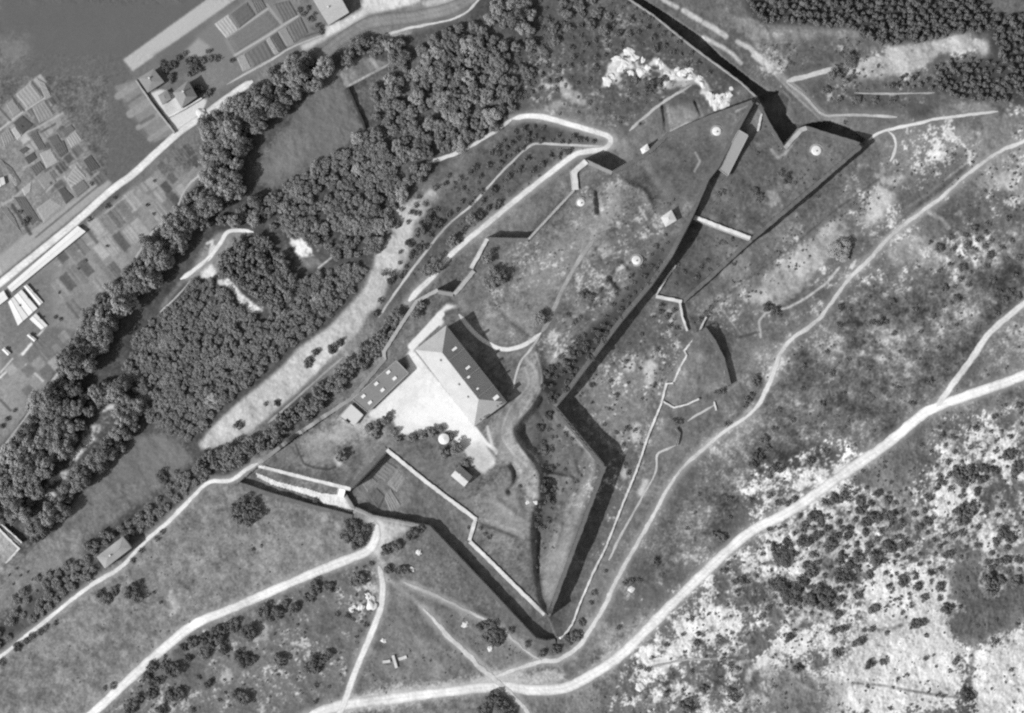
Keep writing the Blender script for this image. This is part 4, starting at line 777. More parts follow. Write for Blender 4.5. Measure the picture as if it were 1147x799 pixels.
# ------------------------------------------------------------------ trees and shrubs
LEAF = mat('broadleaf_foliage', a=.12, amp=.18, scale=.4, rnd=.25, spec=.05, leafy=0); PINE = mat('pine_foliage', a=.095, amp=.18, scale=.5, rnd=.2, spec=.05, leafy=0); BUSH = mat('scrub_foliage', a=.080, amp=.2, scale=.5, rnd=.25, spec=.05, leafy=0); PALE = mat('pale_foliage', a=.17, amp=.2, scale=.5, rnd=.25, spec=.05, leafy=0); BARK = mat('bark', a=.05, amp=.3, scale=2)
def crown_mesh(name, seed, m, lobes=13, leaves=900, leaf=.085, top=1.5, spread=.62, lo=.38, pine=False):
    r = random.Random(seed); V = []; Fc = []
    LB = []
    if pine:
        for i in range(lobes):
            h = i/(lobes-1); rad = (1-h)*.78+.08
            for k in range(max(1, int(5*(1-h))+1)): a = r.uniform(0, 6.28); LB.append((rad*.62*math.cos(a), rad*.62*math.sin(a), .35+h*top, .30*(1-h*.6)))
    else:
        for i in range(lobes):
            a = i*2.399+r.uniform(-.8,.8); d = min(.84, spread*math.sqrt((i+.5)/lobes)*r.uniform(.85,1.4)); z = lo+.32+(top-.80)*(1-(d/.9)**2)*r.uniform(.45,1.15); LB.append((d*math.cos(a), d*math.sin(a), max(lo+.15, z), r.choice((.16,.20,.24,.30,.38))))
        for i in range(lobes//2): a = r.uniform(0, 6.28); LB.append((.5*math.cos(a), .5*math.sin(a), lo+r.uniform(.05,.3), .33))
    tot = sum(q[3]**2 for q in LB)
    for (x, y, z, R_) in LB:
        for _ in range(int(leaves*R_*R_/tot)):
            while True:
                n = Vector((r.gauss(0,1), r.gauss(0,1), r.gauss(.25,1)))
                if n.length > .2: break
            n.normalize(); rho = R_*r.uniform(.72,1.08); c = Vector((x, y, z))+n*rho
            nn = (n+Vector((r.gauss(0,.28), r.gauss(0,.28), r.gauss(.5,.28)))).normalized(); t1 = nn.orthogonal().normalized(); t2 = nn.cross(t1); a = r.uniform(0, 3.14); t1, t2 = t1*math.cos(a)+t2*math.sin(a), t2*math.cos(a)-t1*math.sin(a)
            s1 = leaf*r.uniform(.7,1.5); s2 = leaf*r.uniform(.5,1.1); k = len(V)
            V += [tuple(c-t1*s1), tuple(c+t2*s2), tuple(c+t1*s1*r.uniform(.7,1.1)-nn*s1*.25), tuple(c-t2*s2)]; Fc.append((k, k+1, k+2, k+3))
    me = bpy.data.meshes.new(name); me.from_pydata(V, [], Fc); me.materials.append(m); return me
def trunk_mesh(seed, pine=False):
    r = random.Random(seed); mb = MB()
    def tube(p, q, r0, r1, n=6):
        d = (q-p).normalized(); a = d.orthogonal().normalized(); b = d.cross(a); k = len(mb.v)
        mb.v += [tuple(p+(a*math.cos(6.283*i/n)+b*math.sin(6.283*i/n))*r0) for i in range(n)]+[tuple(q+(a*math.cos(6.283*i/n)+b*math.sin(6.283*i/n))*r1) for i in range(n)]
        mb.f += [(k+i, k+(i+1) % n, k+n+(i+1) % n, k+n+i) for i in range(n)]+[tuple(range(k+n, k+2*n))]
    top = Vector((r.uniform(-.05,.05), r.uniform(-.05,.05), 1.2 if not pine else 1.75)); tube(Vector((0,0,-.15)), top, .085, .03)
    if not pine:
        for i in range(5):
            a = i*1.26+r.uniform(-.3,.3); s = Vector((0,0,.4+.1*i)); tube(s, s+Vector((.5*math.cos(a), .5*math.sin(a), .35)), .04, .012, 5)
    me = bpy.data.meshes.new('trunk'); me.from_pydata(mb.v, [], mb.f); me.materials.append(BARK); return me
BIG = [crown_mesh('crown', 10+i, LEAF if i < 2 else PALE, 20, 2300, .062, spread=.68, top=1.35) for i in range(7)]
MID = [crown_mesh('crown', 30+i, LEAF if i < 6 else PALE, 13, 1000, .082, spread=.62, top=1.2) for i in range(8)]
CAN = [crown_mesh('crown', 130+i, LEAF if i < 5 else PALE, 14, 1000, .09, spread=.72, top=1.15) for i in range(6)]
PIN = [crown_mesh('crown', 50+i, PINE, 6, 520, .10, top=1.5, pine=True) for i in range(5)]
SHR = [crown_mesh('foliage', 70+i, BUSH, 9, 800, .085, top=1.0, lo=.0, spread=.60) for i in range(8)]
SHP = [crown_mesh('foliage', 90+i, PALE, 9, 800, .085, top=.9, lo=.0, spread=.60) for i in range(3)]
TRK = [trunk_mesh(i) for i in range(3)]; TRP = trunk_mesh(9, True)
LAND = {'the white clearing':(238,290),'the long white scar':(272,335),'the pale triangle':(340,278),'the farm house':(207,106),'the white glasshouses':(28,345),'the upper meadow':(340,150),'the walled meadow corner':(390,96),'the pale roadside yard':(420,12),
 'the dry strip head':(500,203),'the dry strip bend':(420,315),'the dry strip foot':(235,492),'the hedged path start':(285,522),'the lone house':(128,618),'the pale walled plot':(10,612),'the road hairpin':(683,158),'the annex':(425,432),'the barracks':(520,420),'the round hut':(497,492),'the gate bridge':(382,551),
 'the south path head':(424,632),'the stone cross':(441,740),'the bastion tip':(613,690),'the half-moon battery':(800,405),'the lower outwork':(750,334),'the white ravelin wall':(645,195),'the western outcrop':(705,72),'the eastern outcrop':(806,112),'the long casemate':(821,170),'the upper outwork cupola':(914,168),
 'the quarry strip':(1030,65),'the top right corner field':(1130,5),'the road fork':(1050,456),'the hill path bend':(865,420),'the main road bend':(634,768),'the bare limestone sheet':(1020,740),'the main road end':(1140,425),'the widest road stretch':(870,580),'the stone hut':(749,245),'the grassy mound':(640,275),'the lower left corner':(60,790),'the forest track':(500,176),'the bright belt scars':(90,505),'the farm path end':(20,478)}
ORD = ['','first','second','third','fourth','fifth','sixth','seventh','eighth','ninth','tenth','eleventh','twelfth','thirteenth','fourteenth','fifteenth','sixteenth','seventeenth','eighteenth','nineteenth','twentieth']
TREES = []; SHRUBS = []     # (u, v, radius in map units, height m, zone, mesh list)
def fill(poly, sp, rmin, rmax, zone, out, meshes, hmul=1.0, prob=1.0, avoid=True, seed=0):
    r = random.Random(seed+len(out)); a = np.array(poly); u0, v0 = a.min(0); u1, v1 = a.max(0); sl = bbox(poly, 1); mk = pmask(poly, sl); pts = []
    cell = {}
    for _ in range(int((u1-u0)*(v1-v0)/(sp*sp)*26)):
        u, v = r.uniform(u0, u1), r.uniform(v0, v1); i, j = int(v)+PAD-sl[0].start, int(u)+PAD-sl[1].start
        if not (0 <= i < mk.shape[0] and 0 <= j < mk.shape[1]) or mk[i, j] < .5: continue
        if avoid and noveg[min(max(int(v)+PAD,0),VN-1), min(max(int(u)+PAD,0),UN-1)] > .3: continue
        ci, cj = int(u//sp), int(v//sp)
        if any((u-x)**2+(v-y)**2 < sp*sp for a_ in (-1,0,1) for b_ in (-1,0,1) for x, y in cell.get((ci+a_, cj+b_), ())): continue
        cell.setdefault((ci, cj), []).append((u, v))
        if r.random() > prob: continue
        rad = r.uniform(rmin, rmax); out.append([u, v, rad, rad*S*2*hmul*r.uniform(.85,1.15), zone, meshes])
def belt(line, width, sp, rmin, rmax, zone, out, meshes, hmul=1.0, prob=1.0, seed=0):
    l = smooth(line, 4); lf = []; rt = []
    for i, p in enumerate(l):
        q = l[min(i+1, len(l)-1)]; o = l[max(i-1, 0)]; d = np.array(q)-np.array(o); d = d/np.hypot(*d); n = np.array((-d[1], d[0]))*width/2
        lf.append(tuple(np.array(p)+n)); rt.append(tuple(np.array(p)-n))
    fill(lf+rt[::-1], sp, rmin, rmax, zone, out, meshes, hmul, prob, True, seed)
def one(u, v, r, zone, out, meshes, h=None): out.append([u, v, r, h if h else r*S*1.7, zone, meshes])
Z1 = 'the farm path belt'
belt([(-10,575),(18,525),(42,480),(68,440),(88,402),(112,358),(138,330),(156,312),(172,292),(190,268),(206,250),(234,216),(250,192)], 28, 9.5, 6.5, 14, Z1, TREES, BIG, 1.4)
belt([(255,180),(274,150),(290,125),(315,105),(345,85),(362,72)], 30, 10, 6.5, 13, Z1, TREES, BIG, 1.4, 1)
fill([(20,540),(50,490),(95,440),(140,430),(128,450),(100,475),(70,508),(46,540),(30,575),(10,580)], 11, 6.5, 13, Z1, TREES, BIG, 1.35)
fill([(225,165),(230,140),(262,114),(290,97),(330,66),(358,58),(345,78),(312,112),(290,140),(268,160),(240,190)], 11, 7.5, 11.5, Z1, TREES, BIG, 1.05, .95)
Z2 = 'the dark meadow row'
belt([(151,458),(141,478),(124,502),(104,522),(86,542),(68,566),(50,588),(38,604)], 15, 9.5, 6, 11.5, Z2, TREES, BIG, 1.4)
fill([(105,440),(140,420),(155,455),(140,470),(126,450)], 12, 8, 11, Z2, TREES, BIG, 1.2)
Z3 = 'the dense wood'
fill([(143,400),(156,375),(182,348),(207,322),(228,312),(242,318),(262,340),(275,354),(296,354),(320,330),(345,310),(380,300),(411,296),(398,324),(361,360),(325,386),(293,418),(257,446),(231,472),(214,492),(198,485),(170,470),(150,445),(138,425)], 7.4, 4.2, 8.6, Z3, TREES, MID+CAN, .62)
Z4 = 'the dark plantation'
fill([(246,300),(252,280),(285,264),(300,270),(325,300),(332,320),(318,336),(296,345),(272,326),(256,311),(246,312)], 6.8, 4.2, 7.4, Z4, TREES, MID+CAN, 1.2)
Z5 = 'the middle wood'
fill([(288,218),(310,216),(345,192),(368,180),(385,166),(402,150),(425,165),(442,190),(446,222),(436,246),(420,280),(395,290),(372,285),(352,270),(318,260),(296,250),(270,240)], 8.2, 4.8, 9.4, Z5, TREES, MID+CAN, .75, .97)
fill([(215,250),(250,210),(285,215),(290,245),(262,252),(238,252)], 14, 7, 11, Z5, TREES, BIG, 1.2, .7)
Z6 = 'the open park wood'
fill([(412,105),(440,66),(470,48),(530,26),(560,40),(572,80),(580,118),(560,140),(520,158),(490,172),(470,200),(448,222),(430,180),(418,150)], 10.2, 6, 11, Z6, TREES, BIG+MID+CAN, .85, .9)
fill([(385,72),(400,42),(425,40),(452,48),(440,58),(410,60)], 9, 6, 9, Z6, TREES, MID, 1.0, 1)
fill([(548,0),(590,-10),(600,20),(575,40),(550,30)], 12, 8, 12, Z6, TREES, BIG, 1.0, .8)
Z6b = 'the top slope copse'
fill([(556,30),(600,18),(650,-10),(700,-5),(690,30),(640,50),(600,75),(580,110),(568,80)], 13, 5, 9, Z6b, TREES, MID+CAN, .75, .6)
Z7 = 'the terrace belt'
belt([(258,513),(290,497),(325,471),(360,441),(390,414),(414,394),(434,372),(448,352)], 17, 8.5, 5.5, 8, Z7, TREES, MID, 1.1)
belt([(225,525),(250,515),(268,505)], 22, 9, 5, 8, Z7, TREES, MID, 1.0)
Z8 = 'the path hedge'
belt([(258,517),(232,521),(208,541),(185,558),(160,581),(137,599)], 17, 8, 4.5, 7.5, Z8, TREES, MID, .62)
fill([(96,612),(118,596),(130,600),(105,618)], 8, 4, 6, Z8, TREES, MID, 1.0)
fill([(6,698),(15,670),(48,643),(83,623),(104,630),(104,642),(62,673),(-8,726),(-38,744),(-36,718)], 9.5, 4.5, 7.5, Z8, TREES, MID+CAN, .62, .85)
Z9 = 'the top pine wood'
fill([(835,-30),(1210,-30),(1210,-12),(1100,-8),(1112,18),(1085,32),(1040,44),(985,48),(950,30),(880,24),(850,24),(838,5)], 6.0, 3.2, 6.4, Z9, TREES, PIN, .95)
fill([(1110,20),(1150,16),(1210,20),(1210,105),(1147,112),(1120,60)], 6.6, 3.4, 6.8, Z9, TREES, PIN, .95)
Z10 = 'the young pine patch'
fill([(1045,75),(1080,62),(1110,66),(1130,90),(1128,112),(1080,112),(1050,98)], 6.2, 3.0, 5.6, Z10, TREES, PIN, .9)
fill([(930,85),(950,92),(935,76)], 7, 4, 6, Z10, TREES, PIN, 1.2)
fill([(985,88),(1040,76),(1060,95),(1050,102),(990,100)], 7, 2.6, 4.6, Z10, TREES, PIN, .9, .8); fill([(1000,20),(1100,16),(1108,34),(1080,36),(1045,44),(990,50)], 6.5, 3, 5.5, Z9, TREES, PIN, .95, .9)
Z11 = 'the courtyard'
for (u, v, r) in ((436,465,4.5),(431,471,6),(422,478,6.5),(413,479,5.5),(421,487,6.5),(441,484,5.5),(446,492,4.5),(462,490,6),(473,487.5,6),(484,483.5,6.5),(493,480,5),(505,488.5,5),(511,502,8.5),(498,508,6.5),(520.5,518.5,5)): one(u, v, r, Z11, TREES, MID[:6], r*.95)
Z12 = 'the fort lawns'
for (u, v, r) in ((560,311,10),(550,318,9),(552,304,7),(545.5,290,8),(605,357.5,10),(487,299,11),(479,304,7),(507,270,8),(528,245,8),(382.5,511,8),(472,342,6),(466,352,7)): one(u, v, r, Z12, TREES, MID[:6], r*.9)
one(940,281,15,'the pale slope',TREES,BIG[:5],9.0)
one(952,68,9,'the quarry approach',TREES,BIG[:5],6); one(936,80,7,'the quarry approach',TREES,MID[:5],5)
SA = 'the dry strip scrub'
fill([(444,236),(490,205),(512,190),(590,168),(575,182),(530,226),(490,262),(466,290),(440,316),(432,300),(462,262)], 9.5, 3, 5, SA, SHRUBS, SHR, .75, .75)
for (u, v, r) in ((444.5,250,7),(436.5,237,5),(464,239.5,4),(480,246,6),(490.5,251,7),(471,259,7.5),(458,273,6),(469,278,5),(430,306,4.8),(438,314.5,6),(460,288,3.5),(448,310,4),(426,337,4.3),(455,299,3.5),(353.5,394.5,5.3),(372,391,6.5),(381,383,5.5),(346,406.5,7),(268,476,6.5),(268,492,4.2),(231.5,508,5),(297,453,3.3),(310,452,5),(421,352,5)): one(u, v, r, SA, SHRUBS, SHR, r*.75)
SB = 'the hairpin scrub'
fill([(588,138),(640,150),(672,160),(600,160),(565,178),(545,170)], 7.5, 3, 5, SB, SHRUBS, SHR, .75, .85)
fill([(600,170),(640,168),(600,196),(560,228),(530,248),(512,262),(540,225),(575,190)], 10, 3.5, 6, SB, SHRUBS, SHR, .8, .7)
SCc = 'the northern slope'
fill([(560,20),(640,-15),(700,-10),(770,55),(800,85),(780,78),(735,58),(690,50),(660,90),(600,105),(575,95)], 9.5, 2.5, 5.5, SCc, SHRUBS, SHR, .6, .85)
for (u, v, r) in ((712,90,6),(728,98,8),(738,92,7),(745,88,5),(733,90,5),(703,63,3),(808,110,2.5),(770,84,3),(660,115,4),(632,75,3)): one(u, v, r, SCc, SHRUBS, SHR, r*.45)
SD = 'the limestone scrub'
for (x, y, r) in ((40,100,28),(8,135,15),(10,222,18),(45,255,18),(190,68,22),(250,252,16),(335,222,28),(300,236,26),(415,245,24),(418,282,24),(215,310,32),(165,355,19),(265,370,20),(318,345,17),(330,370,18),(160,430,34),(220,400,24),(205,485,22),(280,447,32),(330,490,24),(355,405,20),(440,345,28),(480,500,35),(448,445,20),(545,450,30),(605,445,25),(575,492,16),(600,600,30),(670,628,26),(195,560,32),(310,580,34),(350,585,30),(60,490,42),(80,520,30),(25,450,22),(230,650,40),(250,700,38),(190,690,38),(270,670,30),(60,640,36),(120,640,38),(95,680,36),(150,610,32),(405,665,20),(390,675,18),(475,728,26),(312,755,24),(640,713,16),(700,680,22),(770,630,24),(770,680,18),(800,730,34),(715,335,22),(860,110,40),(905,120,40),(870,150,36),(860,300,40),(900,295,36),(870,330,32),(765,160,24),(1075,45,30),(1110,95,35),(955,305,12),(955,150,24),(1050,390,34),(1085,410,30),(1060,510,20),(1005,540,20),(1130,515,16),(85,430,22),(130,480,14),(400,500,30),(360,540,30),(480,320,32),(540,320,26),(595,340,14),(595,405,15),(970,100,26),(1010,110,26),(1000,640,30),(990,600,34),(1040,600,26),(1110,610,30),(560,300,20),(700,290,16),(740,320,14),(820,190,18),(940,360,18),(930,440,12),(1020,430,22),(660,590,16),(730,605,12),(860,720,12),(540,630,16),(520,440,22)):
    one(860+x/4, 500+y/4, r/4*1.08, SD, SHRUBS, SHR, r/4*.62)
for (u, v, r) in ((936,732,7),(973,744,6.8),(989,741.5,5.3),(893,749,6.8),(963,718,6.5),(957,722,5),(976,705,4.8),(978.5,682,6),(1072,739,5),(1069,743,4),(1045.5,734,2.4),(1084,781,9),(1080,775,6),(1026,698,7),(1034,697,6),(1020,701,5),(885,713,6),(881,717,4),(1005,761,3),(1114,718,5),(770,792,12.5),(821,777,8),(824,782,6),(817,772,5),(788,772,6),(829,651,5.5),(835,652,5),(823,651,5),(812,639,3.6),(745,778,4.8),(735,630,5),(707,651,5),(714,650,4),(700,652,4),(877,625,10),(882,662,10),(870,655,9),(890,672,9),(808,602,7),(800,598,5),(884,714,5),(725,750,5),(716,748,4),(818,745,4),(780,720,5),(782,710,4),(940,705,6),(932,708,5),(947,703,5),(971,768,3),(1040,775,2.6),(1052,777,3),(1000,770,2.5),(692,703,4),(655,763,3)): one(u, v, r, SD, SHRUBS, SHR, r*.6)
fill([(865,565),(960,540),(1000,560),(1060,600),(1060,640),(1000,650),(960,640),(930,690),(880,690),(850,640)], 10, 2.4, 5.6, SD, SHRUBS, SHR, .6, .8)
fill([(1030,560),(1060,490),(1147,450),(1200,450),(1200,640),(1147,640),(1060,620)], 11, 2.2, 5.2, SD, SHRUBS, SHR, .6, .75)
fill([(960,700),(1060,660),(1147,700),(1147,799),(940,799)], 24, 1.8, 4, SD, SHRUBS, SHR, .6, .7)
fill([(700,740),(850,640),(870,690),(820,760),(700,790)], 17, 1.8, 4.2, SD, SHRUBS, SHR, .6, .7)
SE_ = 'the roadside scrub'
for (u, v, r) in ((402,648,9.5),(397,652,6),(314,739,10),(353,744,11),(347,750,8),(362,738,7),(369,732,7),(284,706,7),(281,739,7),(353.5,658,9),(369,657,7.5),(346,671,7),(330,681,8),(311.5,686,9),(296,684,9),(320,676,6),(303,692,6),(354,768,4),(279,707,11),(275,740,10),(268,736,7),(272,781,10),(265,778,7),(194.5,749,11),(184,748,8),(171,748,8),(200,776,9),(190,780,9),(171,776,8),(147,791,10),(155,783,7),(173.5,764,8),(229,731,9),(215.5,720,9),(250,727,8),(242,710,12),(228,714,8),(262,700,8),(252,702,7),(233,766,6),(222,759,4),(181,795,9),(126,768,5),(118,771,4),(205,726,6),(210,738,6),(236,722,7),(353,786,4),(397,684,4),(388,690,5),(377,688,4),(410,700,4),(165,757,6),(216,796,4)): one(u, v, r, SE_, SHRUBS, SHR, r*.62)
SF = 'the junction copses'
for (u, v, r) in ((397,592,11),(388,600,9),(404,602,10),(391,588,8),(410,594,8),(400,608,8),(445.5,611,7),(432.5,616.5,8),(440,612,6),(461.5,598,8),(470,592,6),(435,637.5,7),(453.5,637.5,7),(445,640,5),(423,630,4.5),(416,631,4),(271,566,10),(281,570,10),(266,577,9),(277,582,10),(288,575,9),(262,570,7),(285,564,7),(553,704,8),(548,712,10),(560,712,9),(554,720,7),(538,701,7),(545,698,6),(548,788,12),(562,790,12),(555,780,9),(570,796,8),(542,797,9),(354,560,4),(320,558,3)): one(u, v, r, SF, SHRUBS, SHR if r > 6 else SHR, r*.6)
SG = 'the southern meadows'
for (u, v, r) in ((181.5,534.5,8.5),(197,529,3),(120,671,9),(113,666,6),(128,662,6),(146,665,9),(154,668,9),(150,658,7),(104,655,5),(158,652,4),(172,664,2.5),(180,675,2.5),(36,712,5),(45,708,5),(30,718,5),(20,725,6),(10,732,5),(2,742,5),(62,698,4),(52,702,4),(100,654,6),(130,640,5),(148,628,4),(175,604,4),(182,596,4),(158,617,4),(222,552,3.5),(213,563,3.5),(283,616,3),(293,612,2.5)): one(u, v, r, SG, SHRUBS, SHR, r*.65)
SH = 'the eastern ramparts'
fill([(612,415),(640,385),(672,362),(686,366),(650,415),(630,440),(615,452),(606,432)], 7.2, 3.2, 5.8, SH, SHRUBS, SHR, .6, .92)
fill([(686,366),(672,352),(712,300),(745,262),(752,280),(728,318),(700,350)], 8, 2.4, 4.6, SH, SHRUBS, SHR, .5, .85)
fill([(604,470),(614,478),(622,540),(612,600),(600,640),(597,590),(608,545)], 8, 2.4, 4.6, SH, SHRUBS, SHR, .55, .6)
for (u, v, r) in ((654,330,7),(662,333,6),(643,361,5),(636,353,4),(650,356,3.5),(672,325,3),(614,466,6),(605,480,6),(610,505,7),(612,540,7),(607,548,6),(600,575,4),(605,590,4),(613,562,5),(625,478,3),(633,486,3.5),(640,492,3),(618,525,4),(645,540,4),(620,548,5),(565,420,2),(582,545,3),(548,602,4),(543,598,3),(538,592,3),(525,591,2.6)): one(u, v, r, SH, SHRUBS, SHR, r*.5)
SI = 'the glacis slope'
fill([(655,440),(700,380),(740,340),(762,350),(765,372),(745,400),(735,440),(700,480),(680,500)], 15, 2.0, 4.2, SI, SHRUBS, SHR, .6, .7)
for (u, v, r) in ((740,350,4),(748,354,4.5),(755,348,4),(750,365,4),(796,345,3.5),(790,351,3.5),(784,358,4),(808,438,5),(802,439,4),(847,427,7),(836,449,5.5),(834,454,4.5),(814,475,5),(812,480,4),(842,442,4),(860,345,7),(868,349,7),(872,352,5),(702,480,4),(711,482,3.5),(698,498,3),(704,530,4),(700,520,3),(665,665,5),(652,697,6),(645,712,8),(636,716,7),(622,728,7),(607,732,6),(590,722,5),(572,706,5),(560,700,6),(662,675,4),(678,640,3),(756,472,5),(762,474,4)): one(u, v, r, SI, SHRUBS, SHR, r*.6)
SJ = 'the eastern heath'
fill([(1040,270),(1100,250),(1147,240),(1190,250),(1190,310),(1110,355),(1060,330)], 10, 2.5, 6, SJ, SHRUBS, SHR, .5, .65)
fill([(890,420),(960,330),(1040,320),(1080,350),(1060,420),(990,480),(930,510),(860,530),(850,500)], 21, 2.2, 5, SJ, SHRUBS, SHR, .5, .75)
fill([(730,590),(790,520),(845,490),(860,545),(800,600),(740,660)], 20, 2.2, 4.5, SJ, SHRUBS, SHR, .5, .7)
for (u, v, r) in ((976,362,5),(985,361,6),(992,361,4),(940,345,5),(850,510,8),(856,492,6),(843,520,6),(1055,487,4)): one(u, v, r, SJ, SHRUBS, SHR, r*.55)
SK = 'the outworks'
for (u, v, r) in ((792,292,4),(785,300,4),(780,310,5),(795,302,3),(808,270,3),(812,272,3),(766,305,4),(757,318,3),(760,296,3),(820,268,3.5),(830,283,3),(822,296,3),(880,200,7),(874,194,5),(845,215,6),(851,222,6),(810,215,4),(805,218,4),(848,172,3),(890,205,3),(930,140,3),(946,137,3),(1000,150,4),(940,112,5),(960,112,6),(980,113,6),(1000,113,5),(925,100,6)): one(u, v, r, SK, SHRUBS, SHR, r*.45)
SL = 'the valley gardens'
for (u, v, r) in ((194,72,6),(200,66,5),(207,60,4),(212,70,7),(218,72,7),(214,80,8),(224,100,7),(233,105,6),(228,68,5),(236,66,5),(243,66,5),(192,88,6),(260,68,4),(186,78,6),(182,72,5),(258,90,5),(233,58,4),(222,78,6),(340,16,4),(348,22,5),(356,30,5),(360,36,4),(345,10,4),(336,12,4),(352,16,3),(110,332,4.5),(114,331,4),(112,340,2.5),(131,316,4.5),(96,292,2.2),(88,301,2),(120,276,2.4),(66,328,2.2),(62,356,3),(68,358,3),(100,246,4),(120,232,4),(128,222,3),(173,203,2.4),(165,230,3),(172,240,2.6),(25,142,2),(30,246,4.5),(28,250,5),(22,238,3.5),(102,206,3),(8,470,4),(2,478,4),(16,460,3),(392,60,4),(57,205,2)): one(u, v, r, SL, SHRUBS, SHR, r*.7)
for i in range(11):
    one(5+(i % 4)*13+(i//4)*5, 632+(i//4)*11+(i % 4)*3.5+random.uniform(-2,2), 2.0, 'the orchard', SHRUBS, SHR, 1.6)
def keep(lst): return [q for q in lst if -8 < q[0] < 1155 and -8 < q[1] < 807]
def offroad(q):
    i, j = min(max(int(q[1])+PAD, 0), VN-1), min(max(int(q[0])+PAD, 0), UN-1); return noveg[i, j] < .6
for q in SHRUBS:
    if q[4] == SD and q[0] > 820 and 1.1*q[0]+q[1] < 1900:
        sl = bbox([(q[0]-q[2], q[1]-q[2]), (q[0]+q[2], q[1]+q[2])], 8); d_ = np.hypot(uu[sl]-q[0], vv[sl]-q[1])-q[2]+1.2*N3[sl]
        k_ = np.clip(1-np.abs(d_-1)/3.6, 0, 1)*.75*np.clip(.75+.5*N2[sl], 0, 1); D[sl] = np.maximum(D[sl], D[sl]*(1-k_)+202*k_)
ground()
SHRUBS = [q for q in SHRUBS if offroad(q)]
def outer(q): return not (-8 < q[0] < 1155 and -8 < q[1] < 807)
def label_all(lst, kind):
    keys = list(LAND); zones = {}
    for q in lst: zones.setdefault(q[4], []).append(q)
    for z, L_ in zones.items():
        near = [min(keys, key=lambda k: (q[0]-LAND[k][0])**2+(q[1]-LAND[k][1])**2) for q in L_]
        rs = sorted(q[2] for q in L_); a, b = rs[len(rs)//3], rs[2*len(rs)//3]
        for q, k in zip(L_, near):
            d = (q[0]-LAND[k][0])**2+(q[1]-LAND[k][1])**2; rank = 1+sum(1 for o in L_ if (o[0]-LAND[k][0])**2+(o[1]-LAND[k][1])**2 < d)
            sz = 'small' if q[2] < a else 'middling' if q[2] < b else 'broad'
            if len(L_) == 1: q.append('%s dark round %s alone on %s' % (sz, kind, z))
            elif rank == 1: q.append('%s %s nearest to %s, in %s' % (sz, kind, k, z))
            elif rank <= 20: q.append('%s %s %s nearest to %s, in %s' % (sz, kind, ORD[rank], k, z))
            else: q.append('%s %s beyond %s, in %s' % (sz, kind, k, z))
broad = sorted([q for q in TREES if q[5] is not PIN], key=lambda q: -q[2]*(0 if outer(q) else 1)); pines = sorted([q for q in TREES if q[5] is PIN], key=lambda q: -q[2]*(0 if outer(q) else 1))
SHRUBS.sort(key=lambda q: -q[2])
b1, b2 = broad[:300], broad[300:]; p1, p2 = pines[:240], pines[240:]; s1, s2 = SHRUBS[:300], SHRUBS[300:]
label_all(b1, 'leafy tree'); label_all(p1, 'pine'); label_all(s1, 'dark bush')
def plant_tree(q, name, cat, crowns, trunk, i):
    u, v, r, h, zone, ms, lb = q; z = hz(u, v); sc = r*S; zs = h/1.75
    e = empty(name, W(u, v, z), lb, cat, ('trees in ' if name != 'pine_tree' else 'pines in ')+zone.replace('the ', '', 1)); e.rotation_euler.z = random.uniform(0, 6.28); e.scale = (sc*random.uniform(.82,1.22), sc*random.uniform(.85,1.15), zs*random.uniform(.8,1.15))
    link('crown', random.choice(crowns), e); link('trunk', trunk, e)
    return e
for i, q in enumerate(b1): plant_tree(q, 'broadleaf_tree', 'tree', q[5], TRK[i % 3], i)
for i, q in enumerate(p1): plant_tree(q, 'pine_tree', 'pine', PIN, TRP, i)
for q in s1:
    u, v, r, h, zone, ms, lb = q; o = link('shrub', random.choice(ms), None); o.location = W(u, v, hz(u, v)-.15); o.rotation_euler.z = random.uniform(0, 6.28); o.scale = (r*S*random.uniform(.95,1.2), r*S*random.uniform(.9,1.1), max(.9, h)*.9)
    tag(o, lb, 'bush', 'bushes in '+zone.replace('the ', '', 1))
def mass(name, lst, meshes, m, hs):
    """the rest of a wood or of a scrub that reads as one mass"""
    VV = []; FF = []; off = 0; cache = {}
    for q in lst:
        me = random.choice(meshes)
        if me.name not in cache:
            co = np.empty(len(me.vertices)*3, np.float32); me.vertices.foreach_get('co', co); cache[me.name] = co.reshape(-1, 3)
        co = cache[me.name]; u, v, r, h = q[:4]; a = random.uniform(0, 6.28); c, s = math.cos(a), math.sin(a); p = W(u, v, hz(u, v)-.1); k = r*S
        nf = len(co)//4; keep_ = np.arange(nf)[np.random.default_rng(len(VV)).random(nf) < hs[1]]
        co = co.reshape(-1, 4, 3)[keep_].reshape(-1, 3)
        VV.append(np.stack([(co[:, 0]*c-co[:, 1]*s)*k+p.x, (co[:, 0]*s+co[:, 1]*c)*k+p.y, co[:, 2]*max(hs[2], h)*hs[0]+p.z], -1)); FF.append(np.arange(len(co)).reshape(-1, 4)+off); off += len(co)
    if not VV: return
    V = np.concatenate(VV).astype(np.float32); q = np.concatenate(FF).ravel().astype(np.int32); me = bpy.data.meshes.new(name); me.vertices.add(len(V)); me.vertices.foreach_set('co', V.ravel()); nf = len(q)//4
    me.loops.add(len(q)); me.loops.foreach_set('vertex_index', q); me.polygons.add(nf); me.polygons.foreach_set('loop_start', np.arange(0, 4*nf, 4, dtype=np.int32)); me.polygons.foreach_set('loop_total', np.full(nf, 4, np.int32)); me.update(calc_edges=True); me.materials.append(m)
    return link(name, me)
def stuff(o, label, cat):
    if o: tag(o, label, cat, kind='stuff')
stuff(mass('woodland', b2, MID[:6]+CAN, mat('wood_mass_foliage', a=.12, amp=.3, scale=.4, big=.25, bscale=.1, leafy=0), (1/1.75, .9, 2)), 'dense small crowns filling the dark woods between the larger trees', 'woodland')
stuff(mass('pine_thicket', p2, PIN, PINE, (1/1.75, .8, 2)), 'dark pine thicket filling the pine wood at the top right', 'thicket')
